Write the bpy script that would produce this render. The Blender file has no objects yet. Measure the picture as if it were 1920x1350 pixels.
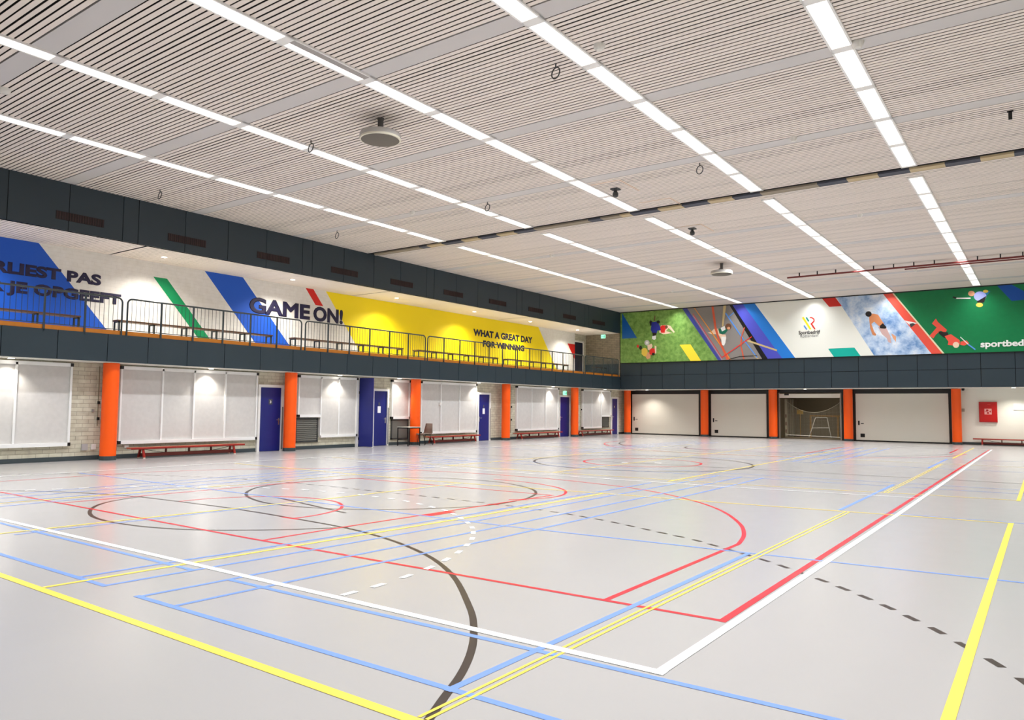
import bpy, math, random
from mathutils import Matrix, Vector
random.seed(7)
C = bpy.context.scene.collection
sc = bpy.context.scene

# ---------------------------------------------------------------- camera, world, light, exposure
W_PX, H_PX, F_PX = 1920.0, 1350.0, 1398.65
EYE = 1.5
yaw, pitch, roll = -0.62372, 0.06373, 0.00991
f_ = Vector((math.sin(yaw) * math.cos(pitch), math.cos(yaw) * math.cos(pitch), math.sin(pitch)))
r_ = Vector((math.cos(yaw), -math.sin(yaw), 0)); u_ = r_.cross(f_)
cr, sr = math.cos(roll), math.sin(roll)
RX = cr * r_ + sr * u_; RY = -sr * r_ + cr * u_; RZ = -f_
cam = bpy.data.objects.new('camera', bpy.data.cameras.new('camera')); C.objects.link(cam)
cam.matrix_world = Matrix(((RX.x, RY.x, RZ.x, 0), (RX.y, RY.y, RZ.y, 0), (RX.z, RY.z, RZ.z, EYE), (0, 0, 0, 1)))
cam.data.sensor_fit = 'HORIZONTAL'; cam.data.sensor_width = 36
cam.data.lens = 36 * F_PX / W_PX; cam.data.clip_end = 200; cam.data.clip_start = 0.05
sc.camera = cam
sc.view_settings.view_transform = 'Standard'; sc.view_settings.look = 'None'
sc.view_settings.gamma = 1; sc.view_settings.use_curve_mapping = False
sc.view_settings.exposure = 0.18
world = bpy.data.worlds.new('world'); sc.world = world; world.use_nodes = True
world.node_tree.nodes['Background'].inputs[0].default_value = (0.9, 0.93, 1, 1)
world.node_tree.nodes['Background'].inputs[1].default_value = 0.02

# room dimensions (metres; x across the hall, y down its length, z up)
XF, XW, XG, XG2, XR = -20.05, -20.8, -22.2, -22.35, 5.0
YF, YW, YB = 38.6, 40.6, -5.0
ZC, ZU, ZT, ZB, ZM = 7.07, 5.86, 3.33, 2.6, 4.09
ROW_W = 0.27
ROWS = [-2.42, -5.87, -9.30, -12.88, -16.42]
P_AREA, P_PANEL, P_UP, P_LOW = 20.0, 1.0, 400.0, 80.0
WARM = (0.958, 0.992, 1.028)

def lamp_area(name, loc, sx, sy, e, spread=180):
    l = bpy.data.lights.new(name, 'AREA'); l.shape = 'RECTANGLE'; l.size = sx; l.size_y = sy
    l.energy = e; l.color = WARM; l.spread = math.radians(spread)
    o = bpy.data.objects.new(name, l); C.objects.link(o); o.location = loc
    o.visible_camera = False; o.visible_glossy = False
    return o
for rx in ROWS + [1.05]:                            # the light rows of the hall, near and far of the curtain track
    lamp_area('light_row_lamp', (rx, 18.7 / 2, ZC - 0.075), ROW_W, 18.7, P_AREA * 18.7 * (1.35 if rx < -16 else 1), 140)
    lamp_area('light_row_lamp', (rx, (19.65 + 38.3) / 2, ZC - 0.075), ROW_W, 18.6, P_AREA * 18.6 * (1.35 if rx < -16 else 1), 140)
lamp_area('storeroom_fill', (-9.0, YW + 2.0, 2.75), 1.0, 0.2, 14)  # unseen fill light, added to brighten the dark storeroom

def ray(px, py):
    return RX * ((px - 960) / F_PX) - RY * ((py - 675) / F_PX) + f_
def onx(px, py, X):                                 # point of a plane x = X seen there
    v = ray(px, py); v = v * (X / v.x); return (v.y, v.z + EYE)
def ony(px, py, Y):
    v = ray(px, py); v = v * (Y / v.y); return (v.x, v.z + EYE)
def onz(px, py, Z):
    v = ray(px, py); v = v * ((Z - EYE) / v.z); return (v.x, v.y)
def project(p):
    d = Vector(p) - Vector((0, 0, EYE)); z = d.dot(f_)
    return (960 + F_PX * d.dot(RX) / z, 675 - F_PX * d.dot(RY) / z, z)

# ---------------------------------------------------------------- materials
def lin(c):
    return tuple((x / 255 / 12.92) if x / 255 <= 0.04045 else ((x / 255 + 0.055) / 1.055) ** 2.4 for x in c) + (1,)
MATS = {}
def mat(name, rgb, rough=0.6, metal=0.0, emit=0, spec=0.5, noise=0.0, nscale=20, alpha=1, trans=0):
    if name in MATS: return MATS[name]
    m = bpy.data.materials.new(name); m.use_nodes = True; nt = m.node_tree
    b = nt.nodes['Principled BSDF']; c = lin(rgb)
    b.inputs['Base Color'].default_value = c; b.inputs['Roughness'].default_value = rough
    b.inputs['Metallic'].default_value = metal; b.inputs['Specular IOR Level'].default_value = spec
    if emit:
        b.inputs['Emission Color'].default_value = c; b.inputs['Emission Strength'].default_value = emit
    if alpha < 1: b.inputs['Alpha'].default_value = alpha
    if noise:
        tc = nt.nodes.new('ShaderNodeTexCoord'); n = nt.nodes.new('ShaderNodeTexNoise')
        n.inputs['Scale'].default_value = nscale; n.inputs['Detail'].default_value = 5
        mx = nt.nodes.new('ShaderNodeMix'); mx.data_type = 'RGBA'
        mx.inputs['A'].default_value = tuple(v * (1 - noise) for v in c[:3]) + (1,)
        mx.inputs['B'].default_value = tuple(min(1, v * (1 + noise)) for v in c[:3]) + (1,)
        nt.links.new(tc.outputs['Object'], n.inputs['Vector']); nt.links.new(n.outputs['Fac'], mx.inputs['Factor'])
        nt.links.new(mx.outputs['Result'], b.inputs['Base Color'])
    MATS[name] = m; return m

def brick_mat(name, c1, c2, cm, axis, bw, bh, rough=0.85, bump=0.4):
    m = bpy.data.materials.new(name); m.use_nodes = True; nt = m.node_tree; b = nt.nodes['Principled BSDF']
    tc = nt.nodes.new('ShaderNodeTexCoord'); sp = nt.nodes.new('ShaderNodeSeparateXYZ'); cb = nt.nodes.new('ShaderNodeCombineXYZ')
    br = nt.nodes.new('ShaderNodeTexBrick')
    nt.links.new(tc.outputs['Object'], sp.inputs[0]); nt.links.new(sp.outputs[axis], cb.inputs[0]); nt.links.new(sp.outputs[2], cb.inputs[1])
    nt.links.new(cb.outputs[0], br.inputs['Vector'])
    br.inputs['Color1'].default_value = lin(c1); br.inputs['Color2'].default_value = lin(c2); br.inputs['Mortar'].default_value = lin(cm)
    br.inputs['Scale'].default_value = 1; br.inputs['Mortar Size'].default_value = 0.006
    br.inputs['Brick Width'].default_value = bw; br.inputs['Row Height'].default_value = bh
    n = nt.nodes.new('ShaderNodeTexNoise'); n.inputs['Scale'].default_value = 6; n.inputs['Detail'].default_value = 6
    nt.links.new(tc.outputs['Object'], n.inputs['Vector'])
    mx = nt.nodes.new('ShaderNodeMix'); mx.data_type = 'RGBA'; mx.blend_type = 'OVERLAY'; mx.inputs['Factor'].default_value = 0.35
    nt.links.new(br.outputs['Color'], mx.inputs['A']); nt.links.new(n.outputs['Fac'], mx.inputs['B'])
    hs = nt.nodes.new('ShaderNodeHueSaturation'); hs.inputs['Saturation'].default_value = 0.8
    nt.links.new(mx.outputs['Result'], hs.inputs['Color']); nt.links.new(hs.outputs['Color'], b.inputs['Base Color'])
    bp = nt.nodes.new('ShaderNodeBump'); bp.inputs['Strength'].default_value = bump; bp.inputs['Distance'].default_value = 0.01; bp.invert = True
    nt.links.new(br.outputs['Fac'], bp.inputs['Height']); nt.links.new(bp.outputs['Normal'], b.inputs['Normal'])
    b.inputs['Roughness'].default_value = rough
    return m

def floor_mat():
    m = bpy.data.materials.new('sports_vinyl'); m.use_nodes = True; nt = m.node_tree; b = nt.nodes['Principled BSDF']
    tc = nt.nodes.new('ShaderNodeTexCoord')
    n = nt.nodes.new('ShaderNodeTexNoise'); n.inputs['Scale'].default_value = 0.5; n.inputs['Detail'].default_value = 8
    mp = nt.nodes.new('ShaderNodeMapping'); mp.inputs['Scale'].default_value = (1, 0.25, 1)
    nt.links.new(tc.outputs['Object'], mp.inputs[0]); nt.links.new(mp.outputs[0], n.inputs['Vector'])
    mx = nt.nodes.new('ShaderNodeMix'); mx.data_type = 'RGBA'
    mx.inputs['A'].default_value = lin((172, 169, 167)); mx.inputs['B'].default_value = lin((180, 177, 175))
    nt.links.new(n.outputs['Fac'], mx.inputs['Factor']); nt.links.new(mx.outputs['Result'], b.inputs['Base Color'])
    n2 = nt.nodes.new('ShaderNodeTexNoise'); n2.inputs['Scale'].default_value = 3; n2.inputs['Detail'].default_value = 6
    nt.links.new(tc.outputs['Object'], n2.inputs['Vector'])
    mr = nt.nodes.new('ShaderNodeMapRange'); mr.inputs['To Min'].default_value = 0.20; mr.inputs['To Max'].default_value = 0.235
    nt.links.new(n2.outputs['Fac'], mr.inputs['Value']); nt.links.new(mr.outputs[0], b.inputs['Roughness'])
    b.inputs['Specular IOR Level'].default_value = 0.5
    return m
FLOOR = floor_mat()
BRICK = brick_mat('beige_block_masonry', (208, 203, 178), (194, 187, 162), (162, 154, 132), 1, 0.31, 0.107)
BRICK_END = brick_mat('beige_block_masonry_end', (150, 134, 108), (138, 122, 98), (100, 88, 70), 0, 0.31, 0.107)
PAINTED = brick_mat('white_painted_blocks', (230, 226, 221), (229, 225, 220), (223, 219, 214), 1, 0.31, 0.107, 0.6, 0.15)
SLAT = mat('slat_beige', (238, 226, 216), 0.65)
BAND = mat('ceiling_band_grey', (206, 201, 198), 0.6)
VOID = mat('ceiling_void', (26, 20, 16), 0.9)
FASCIA = mat('slate_blue_panel', (41, 54, 62), 0.45, noise=0.05, nscale=2)
JOINT = mat('panel_joint', (12, 14, 15), 0.8)
ORANGE = mat('orange_paint', (255, 92, 4), 0.42)
BASE = mat('baseboard_slate', (62, 72, 76), 0.5)
WHITEW = mat('white_plaster', (238, 238, 228), 0.7)
FRAMEW = mat('white_frame', (232, 230, 226), 0.45)
ALU = mat('aluminium', (238, 238, 237), 0.4)
FABRIC = mat('grey_fabric', (206, 203, 200), 0.95, noise=0.09, nscale=9)
NAVY = mat('navy_door', (24, 33, 114), 0.4)
NAVYD = mat('navy_dark_door', (22, 26, 52), 0.45)
BLACK = mat('black_rubber', (18, 17, 17), 0.6)
DKFRAME = mat('black_frame', (30, 28, 27), 0.5)
CREAM = mat('cream_panel', (226, 220, 208), 0.5)
STEEL = mat('brushed_steel', (190, 192, 196), 0.3, 0.9)
RAILM = mat('dark_rail_paint', (52, 60, 62), 0.4)
OAK = mat('varnished_oak', (186, 112, 32), 0.4, noise=0.15, nscale=8)
BENCHW = mat('bench_wood', (184, 92, 58), 0.4, noise=0.08, nscale=8)
REDP = mat('red_paint', (150, 34, 26), 0.4)
REDD = mat('dark_red_wood', (84, 26, 20), 0.5)
GRYLV = mat('louver_grey', (112, 112, 106), 0.5)
DKGREY = mat('dark_grey', (60, 62, 62), 0.5)
VENTM = mat('vent_dark', (34, 20, 20), 0.7)
PAPER = mat('white_paper', (240, 240, 242), 0.8)
MURB = mat('mural_blue', (10, 84, 196), 0.55); MURG = mat('mural_green', (0, 150, 92), 0.55)
MURR = mat('mural_red', (215, 28, 20), 0.55); MURY = mat('mural_yellow', (254, 228, 6), 0.55)
INK = mat('dark_navy_ink', (26, 20, 62), 0.55)
L_WHITE = mat('line_white', (244, 244, 242), 0.3, spec=0.4); L_YEL = mat('line_yellow', (244, 216, 92), 0.3, spec=0.4)
L_RED = mat('line_red', (206, 52, 64), 0.3, spec=0.4); L_BLUE = mat('line_blue', (122, 156, 226), 0.3, spec=0.4)
L_BLK = mat('line_black', (66, 58, 54), 0.3, spec=0.3)
DIFF = mat('light_diffuser', (255, 251, 246), 0.5, emit=P_PANEL)
LENS = mat('downlight_lens', (255, 248, 236), 0.5, emit=12)
HOUS = mat('luminaire_housing', (238, 236, 232), 0.5)

# ---------------------------------------------------------------- mesh helpers
class MB:
    def __init__(s): s.v = []; s.f = []; s.m = []; s.mats = []
    def mi(s, m):
        if m is None: return 0
        if m not in s.mats: s.mats.append(m)
        return s.mats.index(m)
    def box(s, x0, x1, y0, y1, z0, z1, m=None):
        if x0 > x1: x0, x1 = x1, x0
        if y0 > y1: y0, y1 = y1, y0
        if z0 > z1: z0, z1 = z1, z0
        k = len(s.v); i = s.mi(m)
        s.v += [(x0, y0, z0), (x1, y0, z0), (x1, y1, z0), (x0, y1, z0), (x0, y0, z1), (x1, y0, z1), (x1, y1, z1), (x0, y1, z1)]
        for q in ((0, 3, 2, 1), (4, 5, 6, 7), (0, 1, 5, 4), (1, 2, 6, 5), (2, 3, 7, 6), (3, 0, 4, 7)):
            s.f.append(tuple(k + a for a in q)); s.m.append(i)
        return s
    def prism(s, pts, off, m=None):                 # closed 3D outline pushed by off
        k = len(s.v); n = len(pts); i = s.mi(m); off = Vector(off)
        s.v += [tuple(p) for p in pts] + [tuple(Vector(p) + off) for p in pts]
        s.f.append(tuple(k + a for a in range(n))[::-1]); s.m.append(i)
        s.f.append(tuple(k + n + a for a in range(n))); s.m.append(i)
        for a in range(n):
            b = (a + 1) % n; s.f.append((k + a, k + b, k + n + b, k + n + a)); s.m.append(i)
        return s
    def tube(s, path, r, m=None, seg=8, closed=False):
        i = s.mi(m); path = [Vector(p) for p in path]; n = len(path); k = len(s.v)
        up = None
        for a, p in enumerate(path):
            if closed: d = path[(a + 1) % n] - path[a - 1]
            else: d = path[min(a + 1, n - 1)] - path[max(a - 1, 0)]
            d.normalize()
            ref = Vector((0, 0, 1)) if abs(d.z) < 0.9 else Vector((1, 0, 0))
            if up is None: up = d.cross(ref).normalized()
            else:
                up = (up - d * up.dot(d))
                up = up.normalized() if up.length > 1e-6 else d.cross(ref).normalized()
            w = d.cross(up)
            rr = r[a] if isinstance(r, (list, tuple)) else r
            for t in range(seg):
                an = 2 * math.pi * t / seg
                s.v.append(tuple(p + (up * math.cos(an) + w * math.sin(an)) * rr))
        for a in range(n if closed else n - 1):
            b = (a + 1) % n
            for t in range(seg):
                u = (t + 1) % seg
                s.f.append((k + a * seg + t, k + b * seg + t, k + b * seg + u, k + a * seg + u)); s.m.append(i)
        if not closed:
            s.f.append(tuple(k + t for t in range(seg))); s.m.append(i)
            s.f.append(tuple(k + (n - 1) * seg + t for t in range(seg))[::-1]); s.m.append(i)
        return s
    def lathe(s, prof, c, m=None, seg=32):           # prof: (r, z) going round the z axis
        i = s.mi(m); k = len(s.v); n = len(prof)
        for r, z in prof:
            for t in range(seg):
                an = 2 * math.pi * t / seg; s.v.append((c[0] + r * math.cos(an), c[1] + r * math.sin(an), c[2] + z))
        for a in range(n - 1):
            for t in range(seg):
                u = (t + 1) % seg; s.f.append((k + a * seg + t, k + a * seg + u, k + (a + 1) * seg + u, k + (a + 1) * seg + t)); s.m.append(i)
        s.f.append(tuple(k + t for t in range(seg))[::-1]); s.m.append(i)
        s.f.append(tuple(k + (n - 1) * seg + t for t in range(seg))); s.m.append(i)
        return s
    def flat(s, pts, m=None):
        k = len(s.v); s.v += [tuple(p) for p in pts]; s.f.append(tuple(range(k, k + len(pts)))); s.m.append(s.mi(m)); return s
    def build(s, name, m=None, parent=None, smooth=False, bevel=0):
        me = bpy.data.meshes.new(name); me.from_pydata(s.v, [], s.f); me.update()
        if s.mats:
            for q in s.mats: me.materials.append(q)
            me.polygons.foreach_set('material_index', s.m)
        elif m: me.materials.append(m)
        if smooth:
            me.polygons.foreach_set('use_smooth', [True] * len(me.polygons)); me.set_sharp_from_angle(angle=math.radians(40))
        o = bpy.data.objects.new(name, me); C.objects.link(o)
        if parent:
            o.parent = parent; o.matrix_parent_inverse = Matrix.Translation(-parent.location)
        if bevel:
            b = o.modifiers.new('bevel', 'BEVEL'); b.width = bevel; b.segments = 2; b.limit_method = 'ANGLE'
        return o
def tag(o, label=None, cat=None, group=None, kind=None):
    if label: o['label'] = label
    if cat: o['category'] = cat
    if group: o['group'] = group
    if kind: o['kind'] = kind
    return o
def empty(name, loc, label, cat, group=None, kind=None):
    o = bpy.data.objects.new(name, None); C.objects.link(o); o.location = loc; o.empty_display_size = 0.2
    return tag(o, label, cat, group, kind)
def copy_tree(o, parent=None):
    c = o.copy(); C.objects.link(c)
    if parent: c.parent = parent; c.matrix_parent_inverse = o.matrix_parent_inverse.copy()
    for ch in list(o.children): copy_tree(ch, c)
    return c
def struct(mb, name, m=None, label=None, cat=None, **k):
    return tag(mb.build(name, m, **k), label, cat, kind='structure')

# ---------------------------------------------------------------- floor and court markings
floor = struct(MB().box(XG2 - 2, XR + 0.3, YB - 0.3, YW + 5, -0.2, 0), 'floor', FLOOR, 'light grey glossy sports floor of the hall', 'floor')

def spline(pts, closed=False, step=5):
    P = [Vector((p[0], p[1])) for p in pts]; n = len(P); out = []
    for a in range(n if closed else n - 1):
        p0 = P[(a - 1) % n] if (closed or a > 0) else P[a]; p1 = P[a]; p2 = P[(a + 1) % n]
        p3 = P[(a + 2) % n] if (closed or a + 2 < n) else p2
        for t in range(step):
            u = t / step
            out.append(0.5 * ((2 * p1) + (p2 - p0) * u + (2 * p0 - 5 * p1 + 4 * p2 - p3) * u * u + (3 * p1 - p0 - 3 * p2 + p3) * u ** 3))
    if not closed: out.append(P[-1])
    return out
NZ = [0]
def ribbon(mb, pts, w, z, closed=False):
    NZ[0] += 1; z = z + (NZ[0] % 45) * 0.000012
    P = [Vector((p[0], p[1])) for p in pts]; n = len(P); k = len(mb.v)
    for a in range(n):
        if closed: d = P[(a + 1) % n] - P[a - 1]
        else: d = P[min(a + 1, n - 1)] - P[max(a - 1, 0)]
        d.normalize(); q = Vector((-d.y, d.x)) * w / 2
        mb.v += [(P[a].x + q.x, P[a].y + q.y, z), (P[a].x - q.x, P[a].y - q.y, z)]
    for a in range(n if closed else n - 1):
        b = (a + 1) % n; mb.f.append((k + 2 * a, k + 2 * a + 1, k + 2 * b + 1, k + 2 * b)); mb.m.append(0)
def line(mb, a, b, w, z):                            # square-ended straight line
    a = Vector(a); b = Vector(b); d = (b - a).normalized() * w / 2; ribbon(mb, [a - d, b + d], w, z)
def dashes(mb, pts, length, w, z):
    for a, p in enumerate(pts):
        p = Vector(p); d = Vector(pts[min(a + 1, len(pts) - 1)]) - Vector(pts[max(a - 1, 0)]); d.normalize()
        ribbon(mb, [p - d * length / 2, p + d * length / 2], w, z)
AX = -9.56
def mir(pts): return [(2 * AX - p[0], p[1]) for p in pts]
def circ(cx, cy, r, a0=0, a1=360, n=64):
    return [(cx + r * math.cos(math.radians(a0 + (a1 - a0) * t / n)), cy + r * math.sin(math.radians(a0 + (a1 - a0) * t / n))) for t in range(n + (0 if a1 - a0 == 360 else 1))]

blk, red, blu, yel, whi = MB(), MB(), MB(), MB(), MB()
zb, zr, zl, zy, zw = 0.0006, 0.0012, 0.0018, 0.0024, 0.0030
w5 = 0.052
arc = [(-2.1, 1.9), (-2.3, 2.42), (-2.46, 2.76), (-2.58, 3.01), (-2.75, 3.37), (-2.99, 3.76), (-3.31, 4.17), (-3.62, 4.50), (-4.29, 5.13), (-4.97, 5.62), (-5.70, 5.98), (-6.4, 6.22), (-7.16, 6.38), (-8.32, 6.47), (-9.61, 6.52)]
ribbon(blk, spline(arc + mir(arc)[::-1][1:]), w5, zb)
c1 = [(-7.1, 6.42), (-7.52, 5.85), (-7.97, 5.42), (-8.38, 5.13), (-9.00, 4.90), (-9.76, 4.82), (-10.5, 4.94), (-11.24, 5.31), (-11.75, 5.80), (-12.02, 6.46)]
ribbon(blk, spline(c1), w5, zb)
c2 = [(-7.0, 9.6), (-7.05, 9.1), (-7.43, 8.40), (-7.95, 7.79), (-8.75, 7.33), (-9.65, 7.2), (-10.4, 7.37), (-11.02, 7.69), (-11.45, 8.05), (-11.82, 8.55), (-12.0, 9.3), (-11.95, 10.2), (-11.45, 11.2), (-10.5, 12.0), (-9.31, 12.19), (-8.55, 11.98), (-7.85, 11.55), (-7.37, 11.0), (-7.08, 10.3)]
ribbon(blk, spline(c2, True), w5, zb, True)
for pts in [[(-3.32, 8.28), (-3.07, 8.12), (-2.84, 7.97), (-2.60, 7.81), (-2.36, 7.64), (-2.12, 7.45), (-1.90, 7.26), (-1.68, 7.07), (-1.46, 6.86), (-1.25, 6.65), (-1.05, 6.43), (-0.86, 6.20), (-0.67, 5.96), (-0.49, 5.69), (-0.31, 5.42), (-0.15, 5.13), (0.0, 4.8)],
            [(-3.60, 8.41), (-3.86, 8.52), (-4.13, 8.64), (-4.41, 8.76), (-4.69, 8.88), (-4.99, 8.99), (-5.28, 9.08), (-5.57, 9.16), (-5.86, 9.22), (-6.17, 9.27), (-6.46, 9.32), (-6.75, 9.35), (-7.05, 9.37), (-7.35, 9.39), (-7.65, 9.40), (-7.97, 9.41), (-8.3, 9.42), (-8.6, 9.42), (-8.9, 9.42), (-9.2, 9.42), (-9.5, 9.42)]]:
    dashes(blk, pts, 0.16, w5, zb); dashes(blk, mir(pts), 0.16, w5, zb)
ribbon(blk, circ(-9.35, 19.25, 3.0), 0.07, zb, True)
line(blk, (-17.3, 18.6), (1.5, 19.3), 0.05, zb); line(blk, (-8.1, 7.25), (-10.3, 7.75), 0.05, zb)
ribbon(blk, circ(-9.35, 29.1, 2.6, 180, 360), 0.07, zb); ribbon(blk, circ(-9.35, 32.2, 6.6, 190, 350), 0.06, zb)
# red
line(red, (-17.2, 5.28), (-7.3, 5.20), w5, zr); line(red, (-7.3, 5.20), (-1.93, 5.28), w5, zr)
line(red, (-1.93, 5.28), (-1.955, 12.2), 0.062, zr); line(red, (-1.955, 12.2), (-1.99, 24.7), 0.062, zr); line(red, (-1.99, 24.7), (-2.0, 35.5), 0.045, zr)
rarc = [(-2.87, 8.37), (-3.02, 9.00), (-3.33, 9.79), (-3.85, 10.71), (-4.38, 11.40), (-4.90, 11.90), (-5.65, 12.48), (-6.60, 12.98), (-7.74, 13.28), (-8.56, 13.42), (-9.56, 13.45)]
ribbon(red, [(-2.87, 5.24), (-2.87, 8.37)], w5, zr); ribbon(red, spline(rarc + mir(rarc)[::-1][1:]), w5, zr)
ribbon(red, mir([(-2.87, 5.24), (-2.87, 8.37)]), w5, zr)
line(red, (-7.14, 5.22), (-7.15, 6.38), w5, zr); line(red, (-7.15, 6.38), (-7.0, 10.95), w5, zr); line(red, (-11.75, 10.83), (-7.0, 10.95), w5, zr)
line(red, (-12.1, 5.25), (-12.02, 9.0), w5, zr); line(red, (-12.02, 9.0), (-11.72, 10.83), w5, zr)
line(red, (-7.01, 7.8), (-7.0, 8.25), 0.13, zr)
for q in (9.3, 10.1): line(red, (-7.1, q), (-6.93, q), 0.04, zr)
rs = [(-8.20, 6.47), (-8.22, 6.9), (-8.40, 7.40), (-8.70, 7.74), (-9.15, 8.00), (-9.67, 8.05), (-10.18, 7.92), (-10.67, 7.52), (-10.95, 6.9), (-10.97, 6.47)]
ribbon(red, spline(rs), w5, zr); line(red, (-8.40, 6.45), (-8.1, 6.45), 0.05, zr)
ribbon(red, spline([(-7.2, 9.95), (-6.85, 10.6), (-6.95, 11.3), (-7.5, 12.0), (-8.4, 12.45), (-9.5, 12.6)]), w5, zr)
ribbon(red, circ(-9.35, 19.3, 1.62), 0.07, zr, True)
ribbon(red, circ(-14.4, 27.6, 0.5), 0.06, zr, True); line(red, (-3.0, 31.6), (-3.03, 35), 0.07, zr)
ribbon(red, circ(-9.35, 31.5, 6.9, 182, 358), 0.06, zr); line(red, (-7.0, 27.4), (-7.0, 33.2), 0.07, zr); line(red, (-11.6, 27.4), (-7.0, 27.4), 0.06, zr)
# blue
line(blu, (-17.0, 3.18), (-6.37, 3.13), w5, zl); line(blu, (-5.82, 3.12), (-1.0, 3.13), w5, zl)
line(blu, (-17.0, 3.97), (-6.34, 3.90), w5, zl); line(blu, (-5.76, 3.885), (-0.6, 3.96), w5, zl)
for pts in [[(-6.85, 3.16), (-6.83, 3.93), (-6.77, 4.61), (-6.63, 8.5), (-6.63, 11.7), (-6.63, 14.1)], [(-6.37, 3.14), (-6.34, 3.89), (-6.30, 4.6), (-6.19, 7.9), (-6.18, 11.8), (-6.16, 16.7)],
            [(-5.80, 3.14), (-5.77, 3.95), (-5.71, 5.9), (-5.67, 7.2), (-5.63, 11.9), (-5.64, 16.7)], [(-5.33, 3.15), (-5.31, 3.9), (-5.25, 5.6), (-5.19, 6.9), (-5.15, 11.9), (-5.18, 16.8)]]:
    ribbon(blu, pts, 0.045, zl); ribbon(blu, mir(pts), 0.045, zl)
    ribbon(blu, [(pts[-1][0] - 0.02, 22.8), (pts[-1][0] - 0.1, 33.5)], 0.055, zl); ribbon(blu, mir([(pts[-1][0] - 0.02, 22.8), (pts[-1][0] - 0.1, 33.5)]), 0.05, zl)
line(blu, (-2.63, 3.12), (-2.60, 7.90), w5, zl); line(blu, (-2.62, 12.2), (-2.64, 17.1), 0.06, zl); line(blu, (-2.67, 22.8), (-2.69, 27.6), 0.06, zl)
line(blu, (-17, 7.72), (-5.6, 7.74), 0.045, zl); line(blu, (-5.6, 7.74), (-2.86, 7.90), 0.045, zl); line(blu, (-2.86, 7.90), (3.5, 8.35), 0.045, zl)
line(blu, (-2, 12.28), (4, 12.55), 0.035, zl)
line(blu, (-9.6, 3.7), (-9.42, 11.5), 0.04, zl)
for yy in (16.75, 17.6, 22.8, 27.6): line(blu, (-17, yy - 0.5), (1.5, yy + 0.1), 0.04, zl)
# yellow
line(yel, (-17.0, 2.86), (-7.4, 2.77), 0.07, zy); line(yel, (-7.4, 2.77), (-1.0, 2.70), 0.07, zy)
ribbon(yel, [(-6.69, 2.80), (-6.62, 4.6), (-6.46, 8.1), (-6.45, 11.74)], w5, zy); line(yel, (-6.47, 14.6), (-6.6, 31), 0.055, zy)
line(yel, (-2.52, 2.77), (-2.51, 12.05), 0.022, zy); line(yel, (-2.47, 2.77), (-2.45, 12.0), 0.022, zy)
line(yel, (-2.53, 15.3), (-2.57, 24.7), 0.022, zy); line(yel, (-2.47, 15.3), (-2.52, 24.7), 0.022, zy); line(yel, (-2.58, 28.1), (-2.61, 36.8), 0.055, zy)
line(yel, (-0.43, -2), (-0.465, 12.28), 0.062, zy); line(yel, (-0.47, 15.45), (-0.5, 36.5), 0.062, zy)
ribbon(yel, [(-17, 11.5), (-10.35, 11.42), (-6.28, 11.78), (-4.3, 11.88), (-0.44, 12.26)], 0.05, zy)
ribbon(yel, [(-17, 14.7), (-9, 14.8), (-3.96, 15.08), (-2.2, 15.36), (-0.45, 15.52)], 0.045, zy)
ribbon(yel, [(-12.78, 4.0), (-12.6, 6.5), (-12.4, 9), (-12.43, 11.5)], w5, zy); line(yel, (-12.5, 14.7), (-12.5, 31), 0.05, zy)
ribbon(yel, [(-9.82, 2.8), (-9.76, 4.8), (-9.62, 6.5), (-9.5, 8.2), (-9.46, 11.5)], w5, zy); line(yel, (-9.45, 14.8), (-9.4, 33), 0.045, zy)
line(yel, (-17.3, 24.6), (-0.5, 24.9), 0.04, zy)
# white
line(whi, (-17.3, 4.06), (-1.85, 4.04), 0.075, zw); line(whi, (-1.85, 4.04), (-1.835, 12.2), 0.068, zw); line(whi, (-1.835, 12.2), (-1.92, 35.6), 0.068, zw)
line(whi, (-17.3, 4.06), (-17.2, 35.6), 0.068, zw); line(whi, (-17.3, 35.6), (-1.92, 35.6), 0.06, zw)
ribbon(whi, [(-17.2, 14.1), (-9.16, 14.2), (-5.18, 14.35), (-1.85, 14.78)], 0.05, zw)
line(whi, (-17.2, 24.9), (1.5, 25.4), 0.04, zw)
wd = [(-4.60, 3.86 + 0.33), (-4.61, 4.52), (-4.66, 4.91), (-4.74, 5.30), (-4.86, 5.68), (-5.01, 6.05), (-5.19, 6.41), (-5.40, 6.76), (-5.64, 7.08), (-5.89, 7.37), (-6.18, 7.64), (-6.51, 7.90), (-6.84, 8.13), (-7.18, 8.34), (-7.56, 8.49), (-7.93, 8.62), (-8.33, 8.74), (-8.72, 8.80), (-9.14, 8.85), (-9.5, 8.87)]
dashes(whi, wd, 0.155, 0.058, zw); dashes(whi, mir(wd[:-1]), 0.155, 0.058, zw)
for q in ((-9.72, 18.9), (-8.92, 19.35)): line(whi, q, (q[0] + 0.08, q[1]), 0.12, zw)
for mb, m, c in ((blk, L_BLK, 'black'), (red, L_RED, 'red'), (blu, L_BLUE, 'blue'), (yel, L_YEL, 'yellow'), (whi, L_WHITE, 'white')):
    o = mb.build(c + '_court_marking', m, floor); o['label'] = c + ' painted court lines'

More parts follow.
